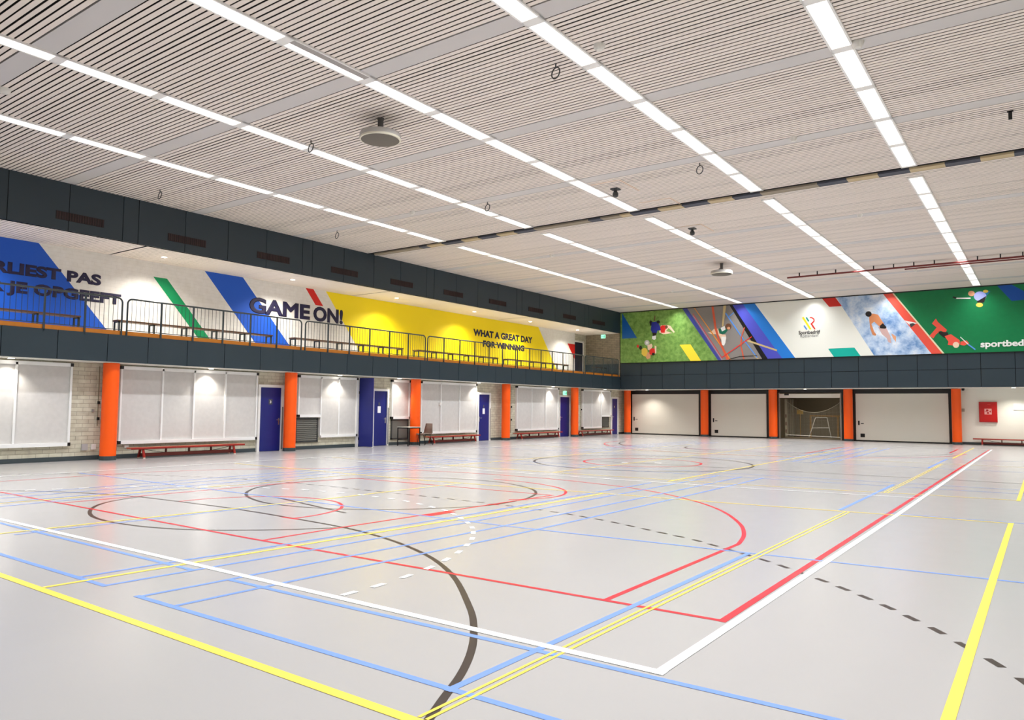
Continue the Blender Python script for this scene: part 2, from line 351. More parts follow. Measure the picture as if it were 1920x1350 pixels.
# ---------------------------------------------------------------- ceiling
cb = MB()
cb.box(XF - 0.1, XR, YB, YW, ZC + 0.06, ZC + 0.2, VOID)
bands = [1.2, 4.75, 8.29, 11.83, 15.43, 22.62, 26.25, 29.65, 32.98, 36.5]
BW = 0.37
def slats(mb, x0, x1, y0, y1, z, pitch=0.105, gap=0.027):
    n = max(1, round((y1 - y0) / pitch)); p = (y1 - y0) / n
    for k in range(n):
        g = gap * (1.5 if random.random() < 0.12 else random.uniform(0.8, 1.15))
        mb.box(x0, x1, y0 + k * p + g / 2, y0 + (k + 1) * p - g / 2, z, z + 0.005, SLAT)
y = YB
TR0, TR1 = 18.80, 19.20
for b in sorted(bands + [TR0]):
    slats(cb, XF - 0.1, XR, y + 0.008, b - 0.008, ZC)
    if b == TR0: y = TR1
    else:
        cb.box(XF - 0.1, XR, b + 0.01, b + BW, ZC, ZC + 0.03, BAND); y = b + BW
slats(cb, XF - 0.1, XR, y + 0.008, YF, ZC)
ceiling = struct(cb, 'ceiling', None, 'beige slatted ceiling with wider grey cross bands', 'ceiling')

# ---------------------------------------------------------------- walls
wl = MB(); wl.box(XW - 0.25, XW, YB, YW + 0.2, 0, ZT - 0.1, BRICK)
struct(wl, 'wall_left', None, 'beige block masonry wall under the balcony', 'wall')
bl = MB(); bl.box(XW, XW + 0.018, YB, YW, 0, 0.115)
struct(bl, 'baseboard_left', BASE, 'dark slate baseboard along the left wall', 'baseboard')
struct(MB().box(XR, XR + 0.3, YB, YW, 0, ZC + 0.2), 'wall_right', WHITEW, 'white wall on the right side of the hall', 'wall')
struct(MB().box(XG2, XR, YB - 0.3, YB, 0, ZC + 0.2), 'wall_back', WHITEW, 'white wall behind the viewer', 'wall')
# balcony slab, soffit and slatted lining
struct(MB().box(XG2 - 0.2, XF - 0.08, YB, YF, ZB, ZT - 0.02), 'trim_balcony_floor', WHITEW, 'balcony floor slab over the left aisle', 'balcony floor')
so = MB(); so.box(XW - 0.1, XF - 0.02, YB, YW, ZB - 0.012, ZB, WHITEW)
# balcony rear wall with painted mural
gw = MB().box(XG2, XG, YB, 37.07, ZT - 0.02, ZU + 0.1)
wall_gal = struct(gw, 'wall_balcony', PAINTED, 'white painted masonry balcony wall with big coloured stripes and slogans', 'wall')
def wall_patch(name, pxs, m, dx, label=None, parent=wall_gal, zclip=None):
    pts = [onx(px, py, XG) for px, py in pxs]
    if zclip: pts = [(a, min(max(b, ZT), ZU)) for a, b in pts]
    return tag(MB().prism([(XG + 0.001, a, b) for a, b in pts], (dx, 0, 0)).build(name, m, parent), label)
zt_, zb_ = ZU - 0.02, ZT
def stripe(name, yt0, yt1, yb0, yb1, m, ztop=None, zbot=None, label=None, dx=0.004):
    a = ztop or zt_; b = zbot or zb_
    o = MB().prism([(XG + 0.001, yt0, a), (XG + 0.001, yt1, a), (XG + 0.001, yb1, b), (XG + 0.001, yb0, b)], (dx, 0, 0)).build(name, m, wall_gal)
    return tag(o, label)
def ext(y0, z0, y1, z1, z): return y0 + (y1 - y0) * (z - z0) / (z1 - z0)
e = lambda y0, z0, y1, z1: (ext(y0, z0, y1, z1, zt_), ext(y0, z0, y1, z1, zb_))
t1, b1_ = e(8.78, 5.80, 10.63, 3.66); stripe('painted_stripe', YB, t1, YB, b1_, MURB, label='large blue painted field at the near end')
_, b0_ = e(11.97, 5.4, 13.5, 3.66); _, b1_ = e(12.41, 5.4, 13.91, 3.67)
stripe('painted_stripe', 11.97, 12.41, b0_, b1_, MURG, ztop=5.40, label='green painted diagonal stripe')
t0, b0_ = e(13.7, 5.81, 15.64, 3.66); t1, b1_ = e(15.1, 5.83, 17.07, 3.68); stripe('painted_stripe', t0, t1, b0_, b1_, MURB, label='blue painted diagonal stripe')
stripe('painted_stripe', 17.74, 18.10, 18.22, 18.58, MURR, zbot=5.26, label='short red painted stripe')
t0, b0_ = e(18.69, 5.85, 20.41, 3.75); t1, b1_ = e(33.2, 5.9, 35.08, 3.66); stripe('painted_stripe', t0, t1, b0_, b1_, MURY, label='wide yellow painted field')
tag(MB().prism([(XG + 0.001, 36.25, 5.19), (XG + 0.001, 37.07, 5.19), (XG + 0.001, 37.07, 4.3)], (0.004, 0, 0)).build('painted_stripe', MURR, wall_gal), 'red painted triangle at the far end')

def text_mesh(name, body, m, origin, ex, ez, parent, weight=0.03, depth=0.003, label=None, fit=None, width=None, height=None):
    """flat lettering: runs along ex, rises along ez, fitted to width x cap height"""
    cu = bpy.data.curves.new(name, 'FONT'); cu.body = body; cu.bevel_depth = max(weight, 0); cu.bevel_resolution = 0; cu.offset = min(weight, 0); cu.resolution_u = 4
    t = bpy.data.objects.new(name, cu); C.objects.link(t)
    dg = bpy.context.evaluated_depsgraph_get(); dg.update()
    me = bpy.data.meshes.new_from_object(t.evaluated_get(dg)); bpy.data.objects.remove(t)
    xs = [v.co.x for v in me.vertices]; x0, x1 = min(xs), max(xs)
    cap = 0.729 + 2 * weight
    sx = width / (x1 - x0); sz = height / cap
    ex, ez, origin = Vector(ex), Vector(ez), Vector(origin)
    nrm = ex.cross(ez)
    for v in me.vertices:
        a = (v.co.x - x0) * sx; b = (v.co.y + weight) * sz
        v.co = origin + ex * a + ez * b + nrm * (v.co.z * 0.06)
    me.materials.append(m)
    me.name = name
    o = bpy.data.objects.new(name, me); C.objects.link(o)
    o.parent = parent; o.matrix_parent_inverse = Matrix.Translation(-parent.location)
    return tag(o, label)
WX = XG + 0.009
def wall_text(body, y0, y1, zbase, cap, wgt=0.03, x=WX):
    return text_mesh('lettering', body, INK, (x, y0, zbase), (0, 1, 0), (0, 0, 1), wall_gal, wgt, width=y1 - y0, height=cap, label='dark navy painted words ' + body)
wall_text('VERLIEST PAS', 7.0, 10.43, 4.90, 0.33, 0.05)
wall_text('R JE OPGEEFT', 7.62, 11.02, 4.41, 0.33, 0.045)
wall_text('GAME', 15.37, 17.97, 4.67, 0.585, 0.045)
wall_text('ON!', 18.12, 19.56, 4.66, 0.585, 0.045)
wall_text('WHAT A GREAT DAY', 27.66, 32.68, 4.91, 0.35, 0.055)
wall_text('FOR WINNING', 28.42, 31.94, 4.43, 0.33, 0.055)

# balcony far end: recessed dark door, brick end wall, dark wainscot
ge = MB(); ge.box(XG2 - 0.2, XG2, 37.07, YF + 0.2, ZT - 0.02, ZU + 0.1, BRICK)
struct(ge, 'wall_balcony_recess', None, 'brown masonry recess behind the balcony door', 'wall')
en = MB(); en.box(XG2, XF - 0.06, YF, YF + 0.2, ZT - 0.02, ZU + 0.1, BRICK_END)
we = struct(en, 'wall_balcony_end', None, 'brown masonry end wall of the balcony', 'wall')
MB().box(XG2, XF - 0.1, YF - 0.02, YF, ZT, ZM).build('wainscot', FASCIA, we)
# gallery ceiling
gc = MB(); gc.box(XG2 - 0.2, XF - 0.1, YB, YF + 0.2, ZU + 0.03, ZU + 0.1, VOID)
yy = YB
for cut in (10.6, 20.02, 29.4, YF):
    slats(gc, XG2 - 0.1, XF - 0.1, yy, cut, ZU - 0.01, 0.105, 0.016); yy = cut + 0.06
struct(gc, 'ceiling_balcony', None, 'pale slatted ceiling over the balcony', 'ceiling')

# fascias: separate sheets on a dark backing, all one cladding
def cladding(name, cuts, z0, z1, axis, at, label, extra_z=None):
    mb = MB()
    for a, b in zip(cuts[:-1], cuts[1:]):
        if axis == 'y': mb.box(at - 0.03, at, a + 0.009, b - 0.009, z0, z1, FASCIA)
        else:
            for c0, c1 in ((z0, 3.39), (3.41, z1)): mb.box(a + 0.012, b - 0.012, at, at + 0.03, c0, c1, FASCIA)
    if axis == 'y': mb.box(at - 0.08, at - 0.02, cuts[0], cuts[-1], z0 + 0.01, z1 - 0.01, JOINT)
    else: mb.box(cuts[0], cuts[-1], at + 0.02, at + 0.08, z0 + 0.01, z1 - 0.01, JOINT)
    return struct(mb, name, None, label, 'wall cladding')
up = [YB, -3.9, -2.2, -0.8, 0.6, 2.0, 3.1, 3.55, 5.0, 5.8, 7.18, 8.56, 9.92, 10.34, 11.7, 13.08, 14.45, 15.86, 16.27, 17.66, 19.1, 20.5, 21.97, 22.42, 23.82, 25.27, 26.74, 28.2, 28.63, 30.1, 31.54, 33.0, 34.5, 34.9, 36.3, YF]
lo = [YB] + [7.2 - 1.22 * k for k in range(9, 0, -1)] + [7.2, 8.44, 9.66, 10.75, 11.9, 13.09, 14.35, 15.59, 16.72, 17.92, 19.15, 20.43, 21.69, 22.84, 24.05, 25.34, 26.61, 27.85, 29.0, 30.33, 31.6, 32.92, 34.15, 35.3, 36.49, 37.6, YF]
fr = [XF, -18.74, -17.44, -16.14, -14.88, -13.61, -12.34, -11.08, -9.85, -8.57, -7.35, -6.1, -4.86, -3.65, -2.39, -1.13, 0.1, 1.3, 2.5, 3.7, XR]
cladding('wall_upper_beam', up, ZU, ZC, 'y', XF, 'dark slate clad beam above the balcony')
cladding('wall_balcony_front', lo, ZB, ZT, 'y', XF, 'slate blue clad balcony front')
cladding('wall_far_front', fr, ZB, ZM, 'x', YF, 'slate blue clad band below the far mural')
struct(MB().box(XG2, XR, YF + 0.09, YW + 0.1, ZB, ZB + 0.1), 'trim_far_soffit', WHITEW, 'pale soffit over the far aisle', 'soffit')

# far wall: dark portal wall with an opening, white wall right of the last column
fx = lambda px, py=775: ony(px, py, YW)[0]
fz = lambda px, py: ony(px, py, YW)[1]
OP0, OP1 = fx(1460), fx(1578)
wf = MB(); xe = fx(1797)
wf.box(XW, OP0, YW, YW + 0.3, 0, ZB + 0.1); wf.box(OP1, xe, YW, YW + 0.3, 0, ZB + 0.1); wf.box(OP0, OP1, YW, YW + 0.3, 2.43, ZB + 0.1)
struct(wf, 'wall_far', DKFRAME, 'black framed far wall holding the sliding storeroom doors', 'wall')
wf2 = MB(); wf2.box(xe, XR, YW, YW + 0.3, 0, ZB + 0.1)
struct(wf2, 'wall_far', WHITEW, 'white far wall right of the last orange pillar', 'wall')
bl = MB(); bl.box(xe, XR, YW - 0.018, YW, 0, 0.115); struct(bl, 'baseboard_far', BASE, 'dark baseboard under the white far wall', 'baseboard')
# storeroom
st = MB(); st.box(OP0 - 1.5, OP1 + 1.5, YW + 4.2, YW + 4.4, 0, 2.8); st.box(OP0 - 0.4, OP0 - 0.2, YW + 0.3, YW + 4.2, 0, 2.8); st.box(OP1 + 0.5, OP1 + 0.7, YW + 0.3, YW + 4.2, 0, 2.8); st.box(OP0 - 0.4, OP1 + 0.7, YW + 0.3, YW + 4.2, 2.8, 2.9)
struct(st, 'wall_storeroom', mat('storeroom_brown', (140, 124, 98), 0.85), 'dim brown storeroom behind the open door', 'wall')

# ---------------------------------------------------------------- far mural
YM = YF - 0.03
mx0, mx1 = XF + 0.02, XR
mural = tag(MB().box(mx0, mx1, YM, YF + 0.06, ZM + 0.03, ZC - 0.03).build('mural', WHITEW),
            'long printed sports mural across the top of the far wall', 'mural')
MB().box(mx0, mx1, YM - 0.02, YM + 0.02, ZC - 0.05, ZC).build('mural_rail', BLACK, mural)
MB().box(mx0, mx1, YM - 0.02, YM + 0.02, ZM, ZM + 0.035).build('mural_rail', BLACK, mural)
LAY = [0]
ZMB, ZMT = ZM + 0.035, ZC - 0.05
def m_at(px, py, d):
    x, z = ony(px, py, YM); return (max(x, mx0), YM - d, min(max(z, ZMB), ZMT))
def patch(mb, pxs, m, d, F):
    mb.prism([m_at(*F(*p), d) for p in pxs], (0, 0.002, 0), m)
M1 = lambda x, y: (1150 + x / 7.111, 520 + y / 7.111)
M2 = lambda x, y: (1400 + x / 6.857, 520 + y / 6.857)
M3 = lambda x, y: (1660 + x / 6.75, 500 + y / 6.75)
P5 = lambda x, y: (1200 + x / 12.27, 580 + y / 12.27)
P6 = lambda x, y: (1300 + x / 10.38, 560 + y / 10.38)
PX = lambda x, y: (x, y)
def tex_mat(name, a, b, scale, det=8, c=None):
    m = bpy.data.materials.new(name); m.use_nodes = True; nt = m.node_tree; bs = nt.nodes['Principled BSDF']
    tc = nt.nodes.new('ShaderNodeTexCoord'); n = nt.nodes.new('ShaderNodeTexNoise'); n.inputs['Scale'].default_value = scale; n.inputs['Detail'].default_value = det
    n.inputs['Roughness'].default_value = 0.65
    cr_ = nt.nodes.new('ShaderNodeValToRGB'); cr_.color_ramp.elements[0].position = 0.35; cr_.color_ramp.elements[1].position = 0.62
    cr_.color_ramp.elements[0].color = lin(a); cr_.color_ramp.elements[1].color = lin(b)
    if c:
        q = cr_.color_ramp.elements.new(0.5); q.color = lin(c)
    nt.links.new(tc.outputs['Object'], n.inputs['Vector']); nt.links.new(n.outputs['Fac'], cr_.inputs[0]); nt.links.new(cr_.outputs[0], bs.inputs['Base Color'])
    bs.inputs['Roughness'].default_value = 0.5; return m
GRASS = tex_mat('printed_grass', (92, 134, 56), (134, 172, 88), 5)
WATER = tex_mat('printed_water', (92, 136, 192), (232, 236, 242), 1.3, 9, (186, 206, 230))
TURF = mat('printed_turf', (0, 118, 66), 0.5, noise=0.12, nscale=5)
CGREY = mat('printed_court', (138, 132, 128), 0.5)
def quad_strip(name, tl, tr, br, bl, m, d, label, ex_l=0, ex_r=0):
    mb = MB(); patch(mb, [tl, tr, br, bl], m, d, PX); return tag(mb.build(name, None, mural), label)
top = lambda x: 585.4 + (x - 1166) * (529 - 585.4) / 754 - 8
bot = lambda x: 683 + (x - 1166) * (658.5 - 683) / 754 + 8
def band(name, xt0, xt1, xb0, xb1, m, d, label):     # x given at the mural's top and bottom edge
    def extend(xt, xb):
        s = (xb - xt) / (bot(xb) - top(xt) - 16); return xt - 8 * s, xb + 8 * s
    a0, c0 = extend(xt0, xb0); a1, c1 = extend(xt1, xb1)
    mb = MB(); z0, z1 = ZMB, ZMT
    A = ony(a0, top(a0) + 8, YM); B = ony(a1, top(a1) + 8, YM); D = ony(c0, bot(c0) - 8, YM); E2 = ony(c1, bot(c1) - 8, YM)
    A = ony(xt0, top(xt0) + 8, YM)[0]; B = ony(xt1, top(xt1) + 8, YM)[0]; D = ony(xb0, bot(xb0) - 8, YM)[0]; E2 = ony(xb1, bot(xb1) - 8, YM)[0]
    mb.prism([(max(A, mx0), YM - d, z1), (B, YM - d, z1), (E2, YM - d, z0), (max(D, mx0), YM - d, z0)], (0, 0.002, 0), m)
    return tag(mb.build(name, None, mural), label)
band('printed_field', 1160, 1279.4, 1160, 1346, GRASS, 0.004, 'printed grass picture')
band('printed_band', 1279.4, 1288.5, 1346, 1352.5, mat('printed_indigo', (62, 70, 150), 0.5), 0.004, 'indigo printed band')
band('printed_field', 1288.5, 1368, 1352.5, 1429, CGREY, 0.004, 'printed indoor court picture')
band('printed_band', 1368, 1373.6, 1429, 1439.4, BLACK, 0.004, 'black printed band')
band('printed_band', 1373.6, 1393.3, 1439.4, 1466.4, mat('printed_violet', (76, 80, 190), 0.5), 0.004, 'violet printed band')
band('printed_band', 1393.3, 1415.3, 1466.4, 1491, mat('printed_blue', (30, 124, 214), 0.5), 0.004, 'bright blue printed band')
band('printed_field', 1567.7, 1656, 1639, 1746.7, WATER, 0.004, 'printed swimming pool picture')
band('printed_band', 1656, 1673, 1746.7, 1767, mat('printed_coral', (232, 84, 66), 0.5), 0.004, 'red running track band')
band('printed_band', 1673, 1676, 1767, 1771, mat('printed_cream', (226, 214, 180), 0.5), 0.004, 'cream printed edge line')
band('printed_field', 1676, 2260, 1771, 2290, TURF, 0.004, 'printed green turf picture')
def pm(name, items, label):
    mb = MB()
    for k, (pts, m, F) in enumerate(items): patch(mb, pts, m, 0.008 + 0.0025 * k, F)
    return tag(mb.build(name, None, mural), label)
def ell(cx, cy, rx, ry, n=18): return [(cx + rx * math.cos(2 * math.pi * k / n), cy + ry * math.sin(2 * math.pi * k / n)) for k in range(n)]
def bar(x0, y0, x1, y1, w):
    d = Vector((x1 - x0, y1 - y0)).normalized(); n = Vector((-d.y, d.x)) * w / 2
    return [(x0 + n.x, y0 + n.y), (x1 + n.x, y1 + n.y), (x1 - n.x, y1 - n.y), (x0 - n.x, y0 - n.y)]
pm('printed_shape', [([(118, 470), (118, 818), (315, 808)], mat('printed_deep_blue', (0, 92, 176), 0.5), M1)], 'blue printed triangle')
pm('printed_shape', [([(885, 900), (1030, 893), (1170, 1135), (1030, 1135)], mat('printed_yellow', (255, 222, 60), 0.5), M1)], 'yellow printed parallelogram')
pm('printed_shape', [([(970, 240), (1140, 220), (1225, 370), (1062, 380)], mat('printed_red', (206, 34, 18), 0.5), M2)], 'red printed parallelogram')
pm('printed_shape', [([(1048, 918), (1385, 903), (1465, 1020), (1122, 1035)], mat('printed_teal', (0, 176, 158), 0.5), M2)], 'teal printed parallelogram')
pm('printed_shape', [([(1415, 200), (1600, 190), (1925, 640 - 240), (1600, 435)], mat('printed_royal', (0, 78, 170), 0.5), M3)], 'royal blue printed parallelogram')
SKIN = mat('printed_skin', (222, 160, 120), 0.5); SKINL = mat('printed_skin_light', (238, 206, 178), 0.5)
HAIR = mat('printed_dark_hair', (30, 24, 26), 0.5); BRN = mat('printed_brown', (110, 72, 50), 0.5)
SHB = mat('printed_shirt_blue', (34, 44, 150), 0.5); SHR = mat('printed_shirt_red', (222, 40, 36), 0.5); SHY = mat('printed_shirt_yellow', (236, 200, 80), 0.5)
PWH = mat('printed_white', (236, 234, 230), 0.5); PGY = mat('printed_ball_grey', (196, 190, 190), 0.5); LIL = mat('printed_lilac', (150, 156, 214), 0.5)
CORAL = MATS['printed_coral']; GRN = mat('printed_dark_green', (20, 110, 86), 0.5); ORG = mat('printed_orange', (240, 150, 40), 0.5); OR2 = mat('printed_red_orange', (214, 92, 60), 0.5)
SKB = mat('printed_sky_blue', (88, 146, 224), 0.5)
pm('printed_figure', [(bar(345, 150, 335, 270, 22), BRN, P5), ([(215, 290), (250, 250), (300, 300), (290, 370), (240, 380)], HAIR, P5),
   ([(270, 300), (400, 280), (430, 330), (470, 420), (480, 480), (400, 490), (385, 560), (290, 560), (250, 470), (265, 370)], SHB, P5),
   ([(285, 540), (385, 540), (370, 620), (300, 620)], HAIR, P5), ([(280, 620), (370, 600), (370, 680), (330, 705), (280, 680)], PWH, P5),
   (ell(425, 290, 38, 36), HAIR, P5)], 'printed player in a blue shirt')
pm('printed_figure', [([(440, 530), (480, 370), (620, 360), (700, 380), (800, 520), (780, 540), (660, 430), (600, 500), (740, 545), (540, 575)], SKINL, P5),
   ([(470, 400), (510, 370), (600, 370), (630, 430), (580, 470), (570, 540), (490, 540), (470, 480)], SHR, P5), (ell(610, 405, 32, 38), BRN, P5)], 'printed kneeling player in red')
pm('printed_figure', [([(120, 1080), (180, 980), (250, 1010), (240, 1120), (170, 1150)], SKIN, P5), ([(170, 830), (270, 790), (290, 850), (240, 950), (180, 930)], SKINL, P5),
   ([(340, 830), (380, 860), (375, 1020), (335, 1010)], SKINL, P5), ([(40, 920), (90, 890), (150, 900), (180, 960), (150, 1080), (90, 1080), (40, 1030)], SHY, P5),
   ([(220, 940), (260, 900), (340, 900), (350, 1000), (300, 1060), (220, 1030)], SHR, P5), (ell(18, 885, 34, 46), HAIR, P5), (ell(310, 1030, 34, 30), HAIR, P5),
   (ell(-45, 850, 25, 35), SHR, P5)], 'printed player in yellow and red with the ball')
pm('printed_ball', [(ell(162, 768, 58, 62), PGY, P5), (ell(162, 768, 28, 30), PWH, P5)], 'printed pale football')
IN = mat('printed_line_pink', (206, 130, 190), 0.5)
pm('printed_court_line', [(bar(0, 330, 560, 1190, 7), IN, P6), (bar(-10, 290, 560, 1150, 10), SHR, P6), (bar(20, 160, 345, 640, 17), ORG, P6), (bar(340, 630, 725, 1190, 20), ORG, P6),
   ([(355, 130), (395, 130), (455, 570), (415, 590)], OR2, P6), ([(415, 580), (455, 570), (520, 810), (700, 1180), (650, 1190), (480, 800)], OR2, P6),
   (bar(630, 280, 940, 740, 24), SKB, P6), (bar(940, 740, 1246, 1150, 21), SKB, P6), (bar(700, 350, 790, 270, 17), SKB, P6),
   (bar(555, 1150, 1140, 740, 17), SHR, P6), (bar(1000, 560, 940, 740, 18), OR2, P6), (bar(940, 740, 930, 920, 24), OR2, P6), (bar(930, 920, 990, 1180, 22), OR2, P6),
   ([(700, 1175), (900, 1120), (1246, 1105), (1246, 1118), (900, 1135), (700, 1190)], BLACK, P6),
   ([(590, 125), (645, 125), (590, 540), (560, 540)], mat('printed_stick', (206, 182, 128), 0.5), P6)], 'printed coloured court lines')
pm('printed_figure', [([(280, 660), (340, 650), (400, 590), (480, 580), (500, 640), (560, 700), (630, 700), (640, 780), (600, 910), (550, 900), (545, 800), (500, 720), (430, 690), (350, 690)], SKINL, P6),
   ([(490, 600), (540, 560), (620, 540), (670, 620), (620, 680), (560, 690), (510, 680)], GRN, P6), ([(530, 570), (610, 530), (630, 600), (560, 640)], PWH, P6),
   ([(545, 740), (640, 740), (625, 860), (600, 915), (560, 900)], PWH, P6), (ell(685, 545, 60, 62), BRN, P6), (ell(690, 575, 30, 26), SKIN, P6)], 'printed floorball player in white and green')
pm('printed_stick', [(bar(0, 810, 390, 940, 22), mat('printed_stick', (206, 182, 128), 0.5), M2), (bar(90, 1000, 150, 1055, 24), MATS['printed_stick'], M2)], 'printed pale wooden stick')
DKW = mat('printed_dark_water', (30, 70, 150), 0.5)
pm('printed_figure', [([(1690, 640), (1790, 640), (1850, 760), (1860, 850), (1820, 830), (1800, 780), (1740, 730)], mat('printed_wet_skin', (206, 170, 164), 0.5), M2),
   ([(1860, 720), (1920, 760), (1920, 830), (1880, 780)], SKIN, M2),
   ([(1575, 500), (1620, 465), (1690, 480), (1740, 560), (1770, 600), (1715, 640), (1640, 570), (1605, 600), (1640, 700), (1668, 735), (1655, 752), (1620, 740), (1590, 660), (1580, 570)], mat('printed_tan', (214, 138, 92), 0.5), M2),
   ([(1712, 625), (1750, 590), (1800, 640), (1785, 660), (1715, 655)], HAIR, M2), (ell(1568, 472, 40, 36), HAIR, M2)], 'printed swimmer with dark cap')
pm('printed_figure', [([(590, 720), (640, 655), (665, 700), (780, 800), (760, 840), (700, 810), (640, 860), (610, 905), (556, 880), (650, 770)], CORAL, M3),
   ([(675, 820), (790, 830), (800, 870), (750, 905), (680, 850)], HAIR, M3), ([(750, 880), (830, 855), (940, 930), (945, 985), (870, 960), (880, 1000), (790, 990), (800, 950)], CORAL, M3),
   ([(950, 950), (1030, 935), (1060, 970), (1000, 998), (950, 990)], CORAL, M3), (ell(895, 990, 40, 38), SKINL, M3), (bar(950, 890, 1050, 985, 10), PWH, M3), (bar(1050, 985, 1140, 1050, 16), SKB, M3)], 'printed hockey goalkeeper in red pads')
pm('printed_figure', [([(1240, 350), (1290, 310), (1330, 310), (1290, 360), (1260, 380)], mat('printed_leg_blue', (20, 120, 160), 0.5), M3), (ell(1200, 375, 80, 62), LIL, M3), ([(1160, 440), (1280, 370), (1250, 450), (1180, 470)], HAIR, M3),
   (ell(1090, 340, 42, 34), SKIN, M3), (ell(1192, 485, 44, 28), SHY, M3), (ell(1270, 312, 34, 18), SHY, M3), (bar(890, 402, 1080, 400, 16), PWH, M3), (bar(855, 385, 900, 400, 18), HAIR, M3)], 'printed hockey player in lilac')
pm('printed_shape', [([(240, 680), (410, 715), (310, 740)], PWH, M3), ([(305, 725), (350, 715), (380, 730), (325, 770)], DKGREY, M3)], 'printed white lane arrow')
LW = 22
pm('printed_emblem', [(bar(722, 512, 822, 668, LW), MURY, M2), (bar(766, 514, 800, 566, 18), mat('printed_sea', (0, 150, 140), 0.5), M2), (bar(738, 620, 774, 672, 18), SKB, M2),
   (bar(812, 517, 838, 517, 14), SHR, M2), (bar(836, 516, 866, 538, 14), SHR, M2), (bar(866, 534, 868, 566, 14), SHR, M2), (bar(868, 564, 830, 600, 14), SHR, M2), (bar(828, 592, 880, 666, 16), SHR, M2)], 'coloured stripes and letter emblem')
def mural_text(body, a, b, py_base, px_cap, m, wgt, F=M2, cap=None):
    x0, z0 = ony(*F(a, py_base), YM); x1, z1 = ony(*F(b, py_base), YM)
    return text_mesh('lettering', body, m, (x0, YM - 0.016, (z0 + z1) / 2), (1, 0, 0), (0, 0, 1), mural, wgt, width=x1 - x0, height=cap, label='printed words ' + body)
mural_text('Sportbedrijf', 670, 945, 729, 0, HAIR, 0.018, cap=0.19)
mural_text('Rotterdam', 692, 920, 770, 0, mat('printed_text_grey', (130, 128, 128), 0.5), 0.0, cap=0.15)
xa, za = ony(*M3(1205, 1022), YM)
text_mesh('lettering', 'sportbedrijfrotterdam.nl', PWH, (xa, YM - 0.016, za), (1, 0, 0), (0, 0, 1), mural, 0.04, width=4.27, height=0.30, label='white printed web address')

# ---------------------------------------------------------------- ceiling lights
row_names = ['rightmost row', 'second row from the right', 'middle row', 'second row from the left', 'leftmost row']
ordn = ['first', 'second', 'third', 'fourth', 'fifth', 'sixth', 'seventh', 'eighth', 'ninth', 'tenth', 'eleventh', 'twelfth']
PIT = 1.69
lp = empty('ceiling_light', (0, 0, ZC), 'x', 'ceiling light', 'square-ended panels of the long light rows')
h = 0.165
fm = MB(); L2 = PIT / 2
fm.box(-h, -ROW_W / 2, -L2, L2, ZC - 0.03, ZC); fm.box(ROW_W / 2, h, -L2, L2, ZC - 0.03, ZC)
fm.box(-h, h, -L2, -L2 + 0.085, ZC - 0.03, ZC); fm.box(-h, h, L2 - 0.085, L2, ZC - 0.03, ZC)
fm.build('light_frame', HOUS, lp)
MB().box(-ROW_W / 2 + 0.002, ROW_W / 2 - 0.002, -L2 + 0.087, L2 - 0.087, ZC - 0.026, ZC - 0.004).build('diffuser', DIFF, lp)
first = True
for ri, rx in enumerate(ROWS):
    for side in ('near', 'far'):
        for k in range(11):
            yc = (18.74 - PIT * (k + 0.5)) if side == 'near' else (19.62 + PIT * (k + 0.5))
            if side == 'near':
                vis = False
                for q in (yc - L2, yc, yc + L2):
                    for xx in (-h, h):
                        a, b, z = project((rx + xx, q, ZC))
                        if z > 0.5 and -5 < a < 1925 and -5 < b < 1355: vis = True
                if not vis: continue
            o = lp if first else copy_tree(lp); first = False
            o.location = (rx, yc, ZC)
            o['label'] = 'ceiling light panel, %s, %s %s the curtain track' % (row_names[ri], ordn[k], 'before' if side == 'near' else 'beyond')
            o['group'] = 'ceiling light panels of the long rows'
# the panel of the middle row with only one lamp lit: half of it shows a grey louvre
for o in list(C.objects):
    if o.type == 'EMPTY' and o.name.startswith('ceiling_light') and abs(o.location.x + 9.30) < 0.1 and abs(o.location.y - 7.755) < 0.9 and o.location.y < 8.4 and o.location.y > 6.9:
        o['label'] = 'ceiling light panel, middle row, one half grey and unlit'
        tag(MB().box(-9.30 + 0.012, -9.30 + ROW_W / 2, o.location.y - L2 + 0.07, o.location.y + L2 - 0.07, ZC - 0.031, ZC - 0.027).build('louvre', mat('unlit_louvre', (168, 162, 158), 0.6, noise=0.2, nscale=40), o), 'grey unlit louvre strip')

# ---------------------------------------------------------------- curtain track across the ceiling
tr = empty('curtain_track', (-8, 19.0, ZC), 'folded divider curtain in a slot across the ceiling, beige and dark grey patches', 'divider curtain')
TZ = ZC - 0.02
MB().box(XF, XR, TR0, TR0 + 0.06, ZC - 0.01, ZC + 0.05).build('slot', BLACK, tr)
MB().box(XF, XR, TR1 - 0.09, TR1, ZC - 0.015, ZC + 0.03).build('edge_profile', mat('track_grey', (176, 168, 158), 0.5), tr)
tb, tdk, tbr = mat('curtain_beige', (196, 176, 140), 0.8), mat('curtain_slate', (78, 80, 90), 0.8), mat('curtain_brown', (150, 138, 120), 0.8)
segs = [(700, 'o'), (785, 'd'), (800, 'b'), (828, 'd'), (865, 'b'), (897, 'd'), (932, 'b'), (965, 'd'), (1002, 'o'), (1105, 'd'), (1128, 'o'), (1164, 'b'), (1184, 'd'), (1236, 'b'), (1281, 'd'), (1330, 'b'), (1376, 'd'), (1428, 'o'), (1535, 'd'), (1590, 'b'), (1648, 'd'), (1707, 'b'), (1773, 'd'), (1839, 'b'), (1902, 'd'), (1990, 'b'), (2080, 'd')]
cu = MB()
def trx(px): return onz(px, 477 + (px - 707) * (289 - 477) / 1213 - 4, ZC)[0]
for (a, c), (b, _) in zip(segs[:-1], segs[1:]):
    x0, x1 = max(XF, trx(a)), min(XR, trx(b)) if b < 2000 else XR
    if x1 <= x0: continue
    cu.box(x0, x1, TR0 + 0.06, TR1 - 0.09, ZC - 0.055, ZC + 0.02, {'o': tbr, 'd': tdk, 'b': tb}[c])
